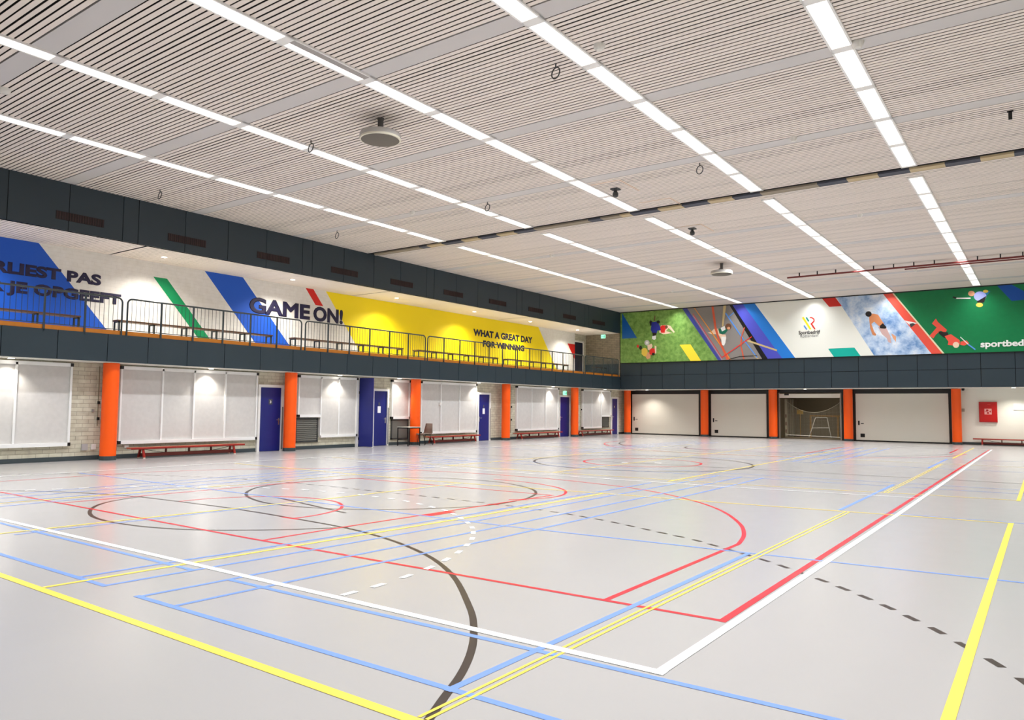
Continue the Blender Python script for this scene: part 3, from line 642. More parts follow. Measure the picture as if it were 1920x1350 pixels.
cu.build('curtain_hem', None, tr)

# ---------------------------------------------------------------- ceiling fittings
def ring(px, py, label):
    x, y_ = onz(px, py - 6, ZC - 0.08)
    o = empty('rope_ring', (x, y_, ZC), label, 'ring', 'climbing ring hooks under the ceiling')
    c = (x, y_, ZC - 0.16)
    mb = MB().tube([(c[0] + 0.075 * math.cos(a * math.pi / 12), c[1] + 0.02 * math.sin(a * math.pi / 12), c[2] + 0.10 * math.sin(a * math.pi / 12)) for a in range(24)], 0.011, seg=6, closed=True)
    mb.build('ring', DKGREY, o, True); MB().tube([(x, y_, ZC - 0.06), (x, y_, ZC + 0.03)], 0.012, seg=6).build('hook', DKGREY, o)
ring(300, 367, 'small dark ring hanging from the ceiling above the dark beam, nearest the left edge')
ring(632, 443, 'small dark ring under the ceiling left of the leftmost light row, near the curtain track')
ring(583, 276, 'dark ring hanging beside the second light row from the left')
ring(914, 390, 'dark ring beside the second light row from the left, close to the curtain track')
ring(1042, 134, 'dark ring beside the second light row from the right, at the top of the picture')
ring(1312, 318, 'dark ring left of the second light row from the right, near the curtain track')
x, y_ = onz(1894, 208, ZC)
tag(MB().box(x - 0.03, x + 0.03, y_ - 0.02, y_ + 0.02, ZC - 0.16, ZC).box(x - 0.05, x + 0.05, y_ - 0.02, y_ + 0.02, ZC - 0.02, ZC).build('ceiling_bracket', BLACK), 'small black bracket hanging from the ceiling near the right edge', 'bracket')

def disc(px, py, pxs, label):                        # round ceiling loudspeaker on a short stem
    x, y_ = onz(px, py, ZC - 0.42)
    dpt = project((x, y_, ZC - 0.4))[2]; R = pxs / 2 * dpt / F_PX
    o = empty('ceiling_speaker', (x, y_, ZC), label, 'speaker', 'round speakers under the ceiling')
    MB().lathe([(R * 0.97, -0.42), (R, -0.41), (R, -0.34), (R * 0.96, -0.30), (R * 0.5, -0.285)], (x, y_, ZC), m=None).build('speaker_body', mat('speaker_grey', (178, 174, 170), 0.5), o, True)
    MB().lathe([(R * 0.90, -0.436), (R * 0.925, -0.431)], (x, y_, ZC)).build('speaker_grille', mat('speaker_grille', (112, 106, 96), 0.8), o, True)
    MB().lathe([(R * 0.935, -0.43), (R * 0.99, -0.425), (R * 1.005, -0.40), (R * 1.0, -0.395)], (x, y_, ZC)).build('rim', mat('rim_cream', (222, 216, 196), 0.5), o, True)
    MB().lathe([(0.055, -0.30), (0.055, -0.05), (0.07, 0.0)], (x, y_, ZC)).box(x - 0.1, x - 0.05, y_ - 0.03, y_ + 0.03, ZC - 0.3, ZC - 0.2).build('stem', mat('stem_dark', (88, 84, 82), 0.5), o, True)
disc(713, 262, 77, 'large round grey ceiling speaker on a stem, the nearer one')
disc(1353, 514, 40, 'round grey ceiling speaker on a stem, far away beyond the curtain track')

def detector(px, py, label, s=0.07):
    x, y_ = onz(px, py, ZC - 0.05)
    o = empty('smoke_detector', (x, y_, ZC), label, 'smoke detector', 'white smoke detectors on the ceiling')
    MB().lathe([(s * 0.55, -0.085), (s * 0.9, -0.06), (s, -0.03), (s * 1.1, -0.0)], (x, y_, ZC), seg=20).build('detector_body', mat('detector_white', (226, 222, 214), 0.5), o, True)
detector(1124, 90, 'white detector between the middle and second light row from the right, top centre', 0.085)
detector(1608, 85, 'white detector right beside the rightmost light row, near the top edge', 0.085)
detector(1488, 262, 'white detector left of the rightmost light row before the curtain track')
detector(8, 172, 'white detector at the left edge of the picture', 0.10)
detector(773, 400, 'white detector between the two leftmost light rows, before the curtain track')
detector(1034, 480, 'white detector between the two leftmost light rows, just beyond the curtain track')
detector(1612, 405, 'white detector between the two rightmost light rows, just beyond the curtain track')
detector(1716, 508, 'white detector right of the second row from the right, by the red pipe')
detector(1260, 547, 'white detector near the left end of the far mural')

def spot_head(px, py, label):
    x, y_ = onz(px, py - 8, ZC)
    o = empty('ceiling_camera', (x, y_, ZC), label, 'camera', 'dark cameras under the ceiling')
    MB().box(x - 0.10, x + 0.10, y_ - 0.10, y_ + 0.10, ZC - 0.03, ZC).build('mount', DKGREY, o)
    MB().lathe([(0.035, -0.22), (0.07, -0.19), (0.075, -0.13), (0.05, -0.08), (0.035, -0.06), (0.05, 0.0)], (x, y_, ZC), seg=18).build('camera_head', DKGREY, o, True)
spot_head(1154, 362, 'dark camera hanging beside the middle light row, before the curtain track')
spot_head(1298, 436, 'dark camera hanging beside the middle light row, beyond the curtain track')
def hatch(a, b, label):
    (x0, y0), (x1, y1) = onz(*a, ZC), onz(*b, ZC)
    tag(MB().box(x0 - 0.02, x0 + 0.02, y0, y1, ZC - 0.008, ZC + 0.01).box(x0 - 0.9, x0, y0 - 0.02, y0 + 0.02, ZC - 0.008, ZC + 0.01).build('ceiling_hatch', mat('hatch_edge', (222, 196, 172), 0.6)), label, 'hatch')
hatch((1161, 337), (1199, 357), 'hatch edge strips in the slats beside the nearer dark camera')
hatch((1256, 371), (1280, 383), 'hatch edge strips in the slats just before the curtain track')
hatch((1314, 420), (1340, 433), 'hatch edge strips in the slats beside the farther dark camera')

# red heating pipe beyond the track
zp = ZC - 0.16
pr = empty('heating_pipe', (-4, 31, zp), 'dark red pipe hung on short brackets under the ceiling near the far mural', 'pipe')
x0, y0 = onz(1476, 521, zp)
yp = y0
MB().tube([(x0, yp, zp), (XR, yp, zp)], 0.035, seg=8).build('pipe', mat('pipe_red', (112, 34, 28), 0.45), pr, True)
x1, _ = onz(1694, 501.5, zp - 0.05)
MB().tube([(x1, yp + 0.05, zp - 0.07), (XR, yp + 0.05, zp - 0.07)], 0.025, seg=8).build('pipe', MATS['pipe_red'], pr, True)
for px in (1499, 1532.5, 1567, 1638, 1675.5, 1713.5, 1752, 1833, 1876, 1918):
    xx = x0 + (px - 1476) * ((onz(1918, 482, zp)[0]) - x0) / (1918 - 1476)
    v = ray(px, 521 - (px - 1476) * 0.088); v = v * (yp / v.y)
    MB().box(v.x - 0.02, v.x + 0.02, yp - 0.02, yp + 0.02, zp, ZC - 0.001).build('bracket', DKFRAME, pr)

# ---------------------------------------------------------------- beam vents
vy = [(105, 195), (315, 386), (482, 543), (621, 671), (732.5, 774), (832, 868), (917, 949), (991, 1018), (1056, 1079.5), (1111, 1134)]
for k, (a, b) in enumerate(vy):
    ya = onx(a, 395 + (a - 105) * 0.199, XF)[0]; yb_ = onx(b, 395 + (b - 105) * 0.199, XF)[0]
    o = empty('air_vent', (XF, (ya + yb_) / 2, 6.22), 'dark horizontal vent grille in the slate beam, %s from the near end' % ordn[k], 'vent', 'vent grilles along the upper beam')
    MB().box(XF, XF + 0.012, ya, yb_, 6.11, 6.32).build('vent_frame', VENTM, o)
    sl = MB(); n = int((yb_ - ya) / 0.06)
    for j in range(n): sl.box(XF + 0.012, XF + 0.022, ya + (j + 0.3) * (yb_ - ya) / n, ya + (j + 0.6) * (yb_ - ya) / n, 6.12, 6.31)
    sl.build('grille', mat('vent_rib', (56, 32, 30), 0.6), o)

# ---------------------------------------------------------------- balcony railing, kickboard
struct(MB().box(XF - 0.07, XF - 0.04, YB, YF, ZT - 0.02, ZT + 0.115), 'trim_kickboard', OAK, 'varnished orange wood kick strip along the balcony edge', 'kick strip')
RT = 4.32; xr = XF - 0.02
secs = [([4.05, 5.05, 6.07, 7.1, 8.11, 9.07, 10.01], 'nearest section, before the blue wall with lettering'),
        ([10.15, 11.1, 12.06, 13.02, 13.97, 14.95, 15.92], 'second section, before the green stripe and GAME'),
        ([16.08, 17.05, 18.02, 18.99, 20.0, 21.01, 21.98], 'third section, where white turns yellow'),
        ([22.12, 23.11, 24.13, 25.14, 26.15, 27.16, 28.17], 'fourth section, before the plain yellow wall'),
        ([28.33, 29.34, 30.32, 31.33, 32.34, 33.36, 34.43], 'fifth section, where yellow turns white again'),
        ([34.6, 35.53, 36.58, 37.61, 38.38], 'last section, before the dark door and brick end wall')]
post_me = bal_me = None
PAN = mat('tinted_glass', (60, 74, 78), 0.15, alpha=0.25)
for ys, lab in secs:
    o = empty('balcony_railing', (xr, ys[0], ZT), 'dark steel balcony railing, ' + lab, 'railing', 'railing sections along the balcony')
    a, b = ys[0], ys[-1]; r = 0.13; path = [(xr, a, ZT - 0.05)]
    path += [(xr, a + r - r * math.cos(t * math.pi / 12), RT - r + r * math.sin(t * math.pi / 12)) for t in range(7)]
    path += [(xr, b - r + r * math.sin(t * math.pi / 12), RT - r + r * math.cos(t * math.pi / 12)) for t in range(7)] + [(xr, b, ZT - 0.05)]
    MB().tube(path, 0.024, seg=8).build('handrail', RAILM, o, True)
    MB().box(xr - 0.01, xr + 0.01, a, b, ZT + 0.13, ZT + 0.15).build('bottom_rail', RAILM, o)
    for yy in ys[1:-1]:
        if post_me is None:
            q = MB().box(-0.02, 0.02, -0.02, 0.02, ZT - 0.06, RT - 0.02).build('post', RAILM, o); post_me = q.data
        else: q = bpy.data.objects.new('post', post_me); C.objects.link(q); q.parent = o; q.matrix_parent_inverse = Matrix.Translation(-o.location)
        q.location = (xr, yy, 0)
    for y0, y1 in zip(ys[:-1], ys[1:]):
        n = 8
        for k in range(1, n):
            if bal_me is None:
                q = MB().tube([(0, 0, ZT + 0.14), (0, 0, RT - 0.02)], 0.0065, seg=6).build('baluster', RAILM, o); bal_me = q.data
            else: q = bpy.data.objects.new('baluster', bal_me); C.objects.link(q); q.parent = o; q.matrix_parent_inverse = Matrix.Translation(-o.location)
            q.location = (xr, y0 + (y1 - y0) * k / n, 0)
    if b > 38: tag(MB().box(xr - 0.04, xr - 0.032, a, b - 0.05, ZT, RT - 0.04).build('glass_pane', PAN, o), 'tinted pane')
# balcony benches
def bal_bench(a, b, label, X=-21.2, n=6):
    o = empty('balcony_bench', (X, (a + b) / 2, ZT), label, 'bench', 'benches on the balcony')
    MB().box(X - 0.16, X + 0.16, a, b, 3.80, 3.845).build('seat', mat('bench_brown', (96, 66, 46), 0.5), o)
    for k in range(n):
        yy = a + 0.05 + (b - a - 0.1) * k / (n - 1)
        MB().box(X - 0.15, X - 0.11, yy - 0.02, yy + 0.02, ZT - 0.02, 3.80).box(X + 0.11, X + 0.15, yy - 0.02, yy + 0.02, ZT - 0.02, 3.80).box(X - 0.15, X + 0.15, yy - 0.02, yy + 0.02, 3.77, 3.80).build('trestle', RAILM, o)
bal_bench(4.3, 9.41, 'long dark balcony bench before the blue wall, nearest the camera')
bal_bench(10.39, 15.52, 'long dark balcony bench before the white wall with the green stripe')
bal_bench(16.41, 21.75, 'long dark balcony bench where the wall turns from white to yellow')
bal_bench(22.63, 28.16, 'long dark balcony bench before the plain yellow wall')
bal_bench(28.89, 34.52, 'long dark balcony bench below the WHAT A GREAT DAY words')
bal_bench(37.0, 38.2, 'short dark bench at the far end of the balcony behind glass', -20.9, 3)

# balcony door and exit sign
o = tag(bpy.data.objects.new('door_1', None), 'dark navy door at the far end of the balcony in a white frame', 'door', kind='structure'); C.objects.link(o); o.location = (XG2, 37.9, ZT)
ya, yb_ = 37.12, 38.25
MB().box(XG2, XG2 + 0.04, ya, yb_ - 0.1, ZT, 5.35).build('door_leaf', NAVYD, o)
MB().box(XG2, XG2 + 0.08, yb_ - 0.1, yb_, ZT, 5.45).box(XG2, XG2 + 0.08, ya - 0.05, yb_, 5.35, 5.45).build('door_frame', FRAMEW, o)
GEX = mat('exit_green', (150, 236, 200), 0.5, emit=1.3); GEXD = mat('exit_pictogram', (10, 140, 90), 0.5, emit=0.4)
def exit_sign(c, axis, w, hh, label):
    o = empty('exit_sign', c, label, 'exit sign', 'glowing green exit signs')
    x, y_, z = c
    if axis == 'y': MB().box(x, x + 0.05, y_ - w / 2, y_ + w / 2, z - hh / 2, z + hh / 2).build('sign_panel', GEX, o)
    else: MB().box(x - w / 2, x + w / 2, y_ - 0.05, y_, z - hh / 2, z + hh / 2).build('sign_panel', GEX, o)
    mb = MB()                                        # running figure, arrow and doorway
    def pt(a, b): return (x + 0.053, y_ + a * w, z + b * hh) if axis == 'y' else (x + a * w, y_ - 0.053, z + b * hh)
    off = (0.002, 0, 0) if axis == 'y' else (0, -0.002, 0)
    for pts in ([(-.42, -.06), (-.2, -.06), (-.2, -.16), (-.08, .0), (-.2, .16), (-.2, .06), (-.42, .06)], [(.28, -.35), (.42, -.35), (.42, .35), (.28, .35)],
                [(.0, -.35), (.06, -.35), (.1, -.12), (.2, -.3), (.25, -.26), (.16, -.02), (.15, .16), (.02, .1), (.03, -.05)], ell(.15, .26, .04, .08, 10)):
        mb.prism([pt(*p) for p in pts], off)
    mb.build('pictogram', GEXD, o)
xx, zz = ony(1130.5, 631, YF - 0.06)
exit_sign((xx, YF, zz), 'x', 0.27, 0.2, 'green lit exit sign on the brick end wall of the balcony')
yy, zz = onx(1060, 737, XW + 0.05)
exit_sign((XW, yy, zz), 'y', 0.30, 0.2, 'green lit exit sign above a navy door under the balcony')

# downlights
def downlight(x, y_, z, label, e, spot, cone):
    o = empty('downlight', (x, y_, z), label, 'downlight', 'small round downlights')
    MB().lathe([(0.075, -0.004), (0.095, -0.006), (0.1, 0.0)], (x, y_, z), seg=24).build('trim_ring', FRAMEW, o, True)
    MB().lathe([(0.07, -0.012), (0.07, -0.005)], (x, y_, z), seg=24).build('lens', LENS, o, True)
    l = bpy.data.lights.new('downlight_lamp', 'SPOT'); l.energy = e; l.spot_size = math.radians(spot); l.spot_blend = cone; l.color = (1, 0.95, 0.86); l.shadow_soft_size = 0.06
    lo_ = bpy.data.objects.new('downlight_lamp', l); C.objects.link(lo_); lo_.location = (x, y_, z - 0.03)
for k, (yy, lab) in enumerate([(6.9, 'before the blue field'), (11.71, 'above the green stripe'), (16.34, 'above the word GAME'), (21.42, 'above the near yellow wall'), (26.42, 'left of WHAT A GREAT DAY'), (30.95, 'above WHAT A GREAT DAY'), (35.6, 'above the white far part of the wall')]):
    downlight(-21.15, yy, ZU - 0.012, 'round downlight in the balcony ceiling ' + lab, P_UP, 140, 0.9)
for k, (yy, lab) in enumerate([(7.6, 'over the leftmost grey wall panel'), (12.95, 'over the second grey wall panel'), (18.0, 'over the stepped grey wall panel'), (21.0, 'between the propped tall door and its neighbour panel'), (26.0, 'over the panel behind the chair'), (32.1, 'over the panel before the exit door'), (37.6, 'over the farthest grey wall panel')]):
    downlight(-20.5, yy, ZB - 0.014, 'small downlight under the balcony ' + lab, P_LOW, 110, 0.6)
for k, (xx, lab) in enumerate([(-18.9, 'above the first sliding door'), (-10.1, 'above the open storeroom'), (-1.25, 'above the white wall at the right')]):
    downlight(xx, 39.7, ZB - 0.002, 'small downlight under the far wall band ' + lab, P_LOW * 2, 130, 0.8)

# ---------------------------------------------------------------- orange columns
def column(x, y_, label, r=0.2):
    o = empty('orange_column', (x, y_, 0), label, 'pillar', 'round orange pillars')
    MB().lathe([(r, 0.11), (r, ZB - 0.02)], (x, y_, 0), seg=40).build('shaft', ORANGE, o, True)
    MB().lathe([(r + 0.006, 0.0), (r + 0.006, 0.11)], (x, y_, 0), seg=40).build('base_ring', BASE, o, True)
XC = -20.42
ylab = ['between the two nearest grey wall panels', 'right of the navy door numbered 3', 'left of the chair, behind the small table', 'in the brick bay right of the third navy door', 'right of the exit sign']
for px, lab in zip((206, 544.5, 779, 948.7, 1077.5), ylab):
    column(XC, onx(px, 760, XC)[0], 'round orange pillar on the left side, ' + lab)
column(ony(1176.5, 775, 40.15)[0], 40.15, 'orange pillar in the far left corner of the hall', 0.2)
for px, lab in zip((1321, 1449.5, 1590.5, 1793.5), ('between the first two sliding doors', 'left of the open storeroom', 'right of the open storeroom', 'beside the white far wall')):
    column(ony(px, 775, 40.25)[0], 40.25, 'round orange pillar at the far wall, ' + lab, 0.215 if px < 1700 else 0.2)

# ---------------------------------------------------------------- grey fabric wall panels
lw = lambda px, py=760, X=XW + 0.06: onx(px, py, X)[0]
def wall_panel(label, edges, steps, corners=True):
    """edges: y of left edge, mullions, right edge; steps: (z0) per field"""
    o = empty('wall_panel', (XW, edges[0], 0), label, 'wall panel', 'aluminium framed grey fabric panels on the left wall')
    z1 = 2.51; n = len(edges) - 1
    for k in range(n):
        MB().box(XW + 0.02, XW + 0.055, edges[k] + 0.01, edges[k + 1] - 0.01, steps[k], z1 - 0.04).build('fabric', FABRIC, o)
    fr_ = MB()
    for k, y0 in enumerate(edges):
        zb0 = min(steps[max(k - 1, 0)], steps[min(k, n - 1)]); t = 0.05
        fr_.box(XW, XW + 0.10, y0 - t / 2, y0 + t / 2, zb0, z1)
    fr_.box(XW, XW + 0.10, edges[0], edges[-1], z1 - 0.06, z1 + 0.03)
    for k in range(n): fr_.box(XW, XW + 0.12, edges[k], edges[k + 1], steps[k] - 0.07, steps[k] + 0.02)
    fr_.build('panel_frame', ALU, o)
    mb = MB()
    for yy, zz in ((edges[0], z1 - 0.02), (edges[-1], z1 - 0.02), (edges[0], steps[0] - 0.03), (edges[-1], steps[-1] - 0.03)):
        mb = MB().box(XW, XW + 0.125, yy - 0.035, yy + 0.035, zz - 0.035, zz + 0.05); mb.build('corner_cap', BLACK, o)
    return o
wall_panel('grey fabric wall panel cut by the left edge, left of the first orange pillar', [5.5, 6.75, 7.93 - 0.12, lw(130.5)], [0.46] * 3)
wall_panel('widest grey fabric wall panel of four fields, above the nearest red bench', [lw(225), lw(303), lw(362.5), lw(421), lw(480)], [0.46] * 4)
wall_panel('stepped grey fabric wall panel above a louvred grille, right of the second pillar', [lw(559), lw(601), lw(634.5), lw(668)], [1.17, 0.46, 0.46])
wall_panel('short single grey fabric panel above the small table', [lw(734.5), lw(767)], [1.08])
wall_panel('grey fabric wall panel of three fields behind the grey chair', [lw(789), lw(826), lw(861), lw(892)], [0.46] * 3)
wall_panel('grey fabric wall panel of three fields left of the exit door', [lw(968.5), lw(996.5), lw(1022.5), lw(1046)], [0.46] * 3)
wall_panel('farthest grey fabric wall panel with a vent at its lower right', [lw(1092), lw(1109), lw(1127), lw(1144)], [0.46, 0.46, 1.1])
def grille(y0, y1, z0, z1, label, lou=True):
    o = empty('wall_grille', (XW, (y0 + y1) / 2, z0), label, 'grille')
    fr_ = MB().box(XW, XW + 0.05, y0, y1, z0, z0 + 0.05).box(XW, XW + 0.05, y0, y1, z1 - 0.05, z1).box(XW, XW + 0.05, y0, y0 + 0.05, z0, z1).box(XW, XW + 0.05, y1 - 0.05, y1, z0, z1)
    fr_.build('grille_frame', DKGREY, o)
    mb = MB()
    if lou:
        n = 11
        for k in range(n):
            z = z0 + 0.06 + (z1 - z0 - 0.12) * k / n; t = (z1 - z0 - 0.12) / n
            mb.prism([(XW + 0.01, y0 + 0.05, z + t), (XW + 0.045, y0 + 0.05, z + 0.01), (XW + 0.04, y0 + 0.05, z), (XW + 0.005, y0 + 0.05, z + t - 0.01)], (0, y1 - y0 - 0.1, 0))
    else: mb.box(XW, XW + 0.03, y0 + 0.05, y1 - 0.05, z0 + 0.05, z1 - 0.05)
    mb.build('louvre' if lou else 'panel', GRYLV, o)
grille(lw(556), lw(598), 0.24, 1.08, 'grey louvred grille low on the wall right of the second orange pillar')
grille(lw(735), lw(767), 0.22, 1.0, 'plain dark grey hatch low on the wall behind the small table', False)
grille(lw(1127), lw(1142), 0.42, 1.02, 'small grey louvred grille below the farthest wall panel')

# ---------------------------------------------------------------- navy doors under the balcony
dn = [2]
def nav_door(a, b, label, ztop=2.08, plate=None, paper=None, handle='r', steel=True):
    ya, yb_ = lw(a, 790), lw(b, 790)
    o = tag(bpy.data.objects.new('door_%d' % dn[0], None), label, 'door', 'navy doors under the balcony', 'structure'); C.objects.link(o); dn[0] += 1
    o.location = (XW, (ya + yb_) / 2, 0)
    leaf = MB().box(XW, XW + 0.045, ya, yb_, 0.01, ztop).build('door_leaf', NAVY, o)
    MB().box(XW, XW + 0.09, ya - 0.09, ya, 0, ztop + 0.09).box(XW, XW + 0.09, yb_, yb_ + 0.09, 0, ztop + 0.09).box(XW, XW + 0.09, ya, yb_, ztop, ztop + 0.09).build('door_frame', FRAMEW, o)
    s = 1 if handle == 'r' else -1; hy = (yb_ - 0.07) if s > 0 else (ya + 0.07)
    hd = MB().box(XW + 0.045, XW + 0.056, hy - 0.022, hy + 0.022, 0.86, 1.08).tube([(XW + 0.05, hy, 1.02), (XW + 0.1, hy, 1.02), (XW + 0.1, hy - s * 0.12, 1.02)], 0.011).build('door_handle', STEEL, leaf)
    hd.parent = leaf
    if steel: MB().box(XW + 0.09, XW + 0.096, yb_ + 0.02, yb_ + 0.07, 0.05, 1.45).build('edge_guard', mat('guard_grey', (120, 120, 118), 0.5), o)
    yc = (ya + yb_) / 2
    if plate:
        pl = MB().box(XW + 0.045, XW + 0.05, yc - 0.07, yc + 0.07, 1.52, 1.70).build('number_plate', mat('plate_grey', (70, 74, 84), 0.4), leaf)
        text_mesh('number', plate, FRAMEW, (XW + 0.053, yc - 0.03, 1.565), (0, 1, 0), (0, 0, 1), leaf, 0.03, width=0.055, height=0.09)
    if paper:
        MB().box(XW + 0.046, XW + 0.049, yc + paper[0] - 0.08, yc + paper[0] + 0.08, paper[1], paper[1] + 0.25).build('notice', PAPER, leaf)
        MB().box(XW + 0.046, XW + 0.049, yc + paper[0] - 0.04, yc + paper[0] + 0.04, paper[1] + 0.27, paper[1] + 0.40).build('number_plate', mat('plate_grey', (70, 74, 84), 0.4), leaf)
    return o
nav_door(486.5, 526, 'navy door numbered 3 with chrome handle, right of the widest grey panel', plate='3')
nav_door(700, 725, 'navy door with a white notice, behind the tall propped door', paper=(-0.05, 1.25))
nav_door(897, 917, 'navy door with a tilted white notice, right end of the middle red bench', handle='l', paper=(0, 1.2))
nav_door(1049.5, 1067.5, 'plain navy door below the green exit sign', handle='l', steel=False)
nav_door(1147, 1157.5, 'farthest navy door under the balcony, beside the corner', handle='l', plate='1', steel=False)
# tall navy leaf standing open
ya = lw(673, 790)
o = tag(bpy.data.objects.new('door_%d' % dn[0], None), 'tall navy door leaf standing open into the hall beside the stepped panel', 'door', kind='structure'); C.objects.link(o); o.location = (XW, ya, 0); dn[0] += 1
MB().box(XW, XW + 0.06, ya - 0.14, ya - 0.02, 0, 2.56).build('door_frame', FRAMEW, o)
xe2, ye2 = -20.12, onx(698.5, 775, -20.12)[0]
d = Vector((xe2 - XW - 0.05, ye2 - ya, 0)); n_ = Vector((-d.y, d.x, 0)).normalized() * 0.045
lf = MB().prism([(XW + 0.05, ya, 0.02), (xe2, ye2, 0.02), (xe2 + n_.x, ye2 + n_.y, 0.02), (XW + 0.05 + n_.x, ya + n_.y, 0.02)], (0, 0, 2.52)).build('door_leaf', NAVY, o)
for z in (0.3, 2.0): MB().lathe([(0.02, -0.05), (0.02, 0.05)], (XW + 0.06, ya - 0.01, z), seg=10).build('hinge', BLACK, o)

# ---------------------------------------------------------------- sliding storeroom doors
def big_door(a, b, label):
    xa, xb = fx(a), fx(b)
    o = tag(bpy.data.objects.new('door_%d' % dn[0], None), label, 'door', 'wide cream storeroom doors', 'structure'); C.objects.link(o); dn[0] += 1
    o.location = ((xa + xb) / 2, YW, 0)
    lf = MB(); n = 5; z0, z1 = 0.06, 2.37
    for k in range(n): lf.box(xa, xb, YW - 0.05, YW, z0 + (z1 - z0) * k / n + 0.006, z0 + (z1 - z0) * (k + 1) / n - 0.006)
    lf.box(xa + 0.01, xb - 0.01, YW - 0.044, YW, z0, z1)
    leaf = lf.build('door_leaf', CREAM, o)
    MB().box(xa + 0.10, xa + 0.17, YW - 0.062, YW - 0.05, 0.80, 1.02).build('lock_plate', BLACK, leaf)
    MB().box(xa + 0.23, xa + 0.36, YW - 0.07, YW - 0.05, 0.86, 0.90).build('door_handle', DKGREY, leaf)
    MB().box(xa + 0.20, xa + 0.40, YW - 0.064, YW - 0.05, 0.20, 0.38).box(xa + 0.23, xa + 0.37, YW - 0.07, YW - 0.05, 0.22, 0.26).build('foot_hatch', BLACK, leaf)
    return o
big_door(1186, 1310.5, 'wide cream storeroom door, leftmost at the far wall')
big_door(1334, 1437.5, 'narrower cream storeroom door left of the open storeroom')
big_door(1605, 1779, 'widest cream storeroom door right of the open storeroom')
o = tag(bpy.data.objects.new('door_%d' % dn[0], None), 'raised cream storeroom door at the top of the open bay', 'door', kind='structure'); C.objects.link(o); o.location = (OP0, YW, 2.2)
MB().box(fx(1462), fx(1576.5), YW - 0.05, YW, 2.16, 2.37).build('door_leaf', CREAM, o)
MB().box(fx(1471.5), fx(1480), YW - 0.06, YW - 0.05, 2.29, 2.38).build('foot_hatch', BLACK, o)
MB().box(OP0, OP0 + 0.07, YW - 0.03, YW + 0.1, 0, 2.43).build('guide_rail', mat('galvanised', (150, 145, 135), 0.45, 0.4), o)
MB().box(OP1 - 0.07, OP1, YW - 0.03, YW + 0.1, 0, 2.43).build('guide_rail', MATS['galvanised'], o)

# storeroom contents
def sp(px, py, Y): return ony(px, py, Y)
Y1 = YW + 0.7
T = lambda pts, r, m, nm, par: MB().tube([(sp(a, b, Y1)[0], Y1, max(sp(a, b, Y1)[1], r)) for a, b in pts], r, seg=6).build(nm, m, par, True)
o = empty('tapered_trestle', (-9, Y1, 0), 'white tapered steel frame standing in the open storeroom', 'trestle')
S3 = lambda x, y: (1430 + x / 9, 700 + y / 9)
PALE = mat('pale_tube', (196, 192, 180), 0.4)
T([S3(775, 1100), S3(890, 750)], 0.018, PALE, 'leg', o); T([S3(1160, 1100), S3(1085, 750)], 0.018, PALE, 'leg', o)
T([S3(885, 750), S3(1090, 750)], 0.022, PALE, 'top_bar', o); T([S3(840, 920), S3(1125, 920)], 0.016, PALE, 'cross_bar', o)
Y2 = YW + 1.9
yo = mat('ochre_wood', (178, 128, 44), 0.5)
o = empty('ochre_goal', (-8, Y2, 0), 'ochre wooden goal frame leaning deep in the storeroom', 'goal')
g2 = lambda a, b: (sp(*S3(a, b), Y2)[0], sp(*S3(a, b), Y2)[1])
xa, za = g2(790, 705); xb, zb2 = g2(1300, 705)
MB().box(xa, xb, Y2, Y2 + 0.08, za - 0.08, za).build('crossbar', yo, o)
MB().box(xa, xa + 0.08, Y2, Y2 + 0.08, 0, za - 0.08).build('goal_post', yo, o); MB().box(xb - 0.14, xb - 0.06, Y2, Y2 + 0.08, 0, za - 0.08).build('goal_post', yo, o)
o = empty('ochre_board', g2(610, 690)[:1] + (Y2, 0), 'small ochre board high in the storeroom', 'board')
xa, za = g2(560, 690); xb, zb2 = g2(665, 620)
MB().box(xa, xb, Y2 + 0.2, Y2 + 0.23, za, zb2).build('board', mat('board_yellow', (210, 160, 30), 0.5), o)
MB().box((xa + xb) / 2 - 0.02, (xa + xb) / 2 + 0.02, Y2 + 0.23, Y2 + 0.26, 0, za + 0.1).build('pole', yo, o)
o = empty('net_post', (sp(*S3(395, 1000), Y1)[0], Y1, 0), 'white storeroom post with red bands', 'post')
xa = sp(*S3(395, 900), Y1)[0]
MB().box(xa - 0.06, xa + 0.06, Y1, Y1 + 0.1, 0, 2.1).build('shaft', mat('post_cream', (170, 158, 132), 0.5), o)
for q in (720, 850, 975):
    zz = sp(*S3(395, q), Y1)[1]; MB().box(xa - 0.03, xa + 0.03, Y1 - 0.006, Y1, zz - 0.09, zz + 0.09).build('band', REDD, o)
for k, q in enumerate((462, 500, 535)):
    xa = sp(*S3(q, 900), Y2)[0]
    tag(MB().box(xa - 0.035, xa + 0.035, Y2 - 0.3, Y2 - 0.24, 0, 2.1).build('storeroom_pole', mat('pole_dim', (140, 132, 112), 0.6)),
        'tall pale pole in the storeroom, %s from the left' % ordn[k], 'pole', 'pale poles in the storeroom')
o = empty('goal_net', (-9, YW + 0.4, 0), 'fine pale goal net sagging across the open storeroom', 'net')
YN = YW + 0.45; nm_ = MB(); NX = 46
def sag(t): return 2.02 - 0.62 * (1 - (2 * t - 1) ** 2)
xs0, xs1 = OP0 + 0.25, OP1 - 0.06
for k in range(NX + 1):
    t = k / NX; xx = xs0 + (xs1 - xs0) * t
    nm_.box(xx - 0.002, xx + 0.002, YN, YN + 0.003, 0.22, sag(t))
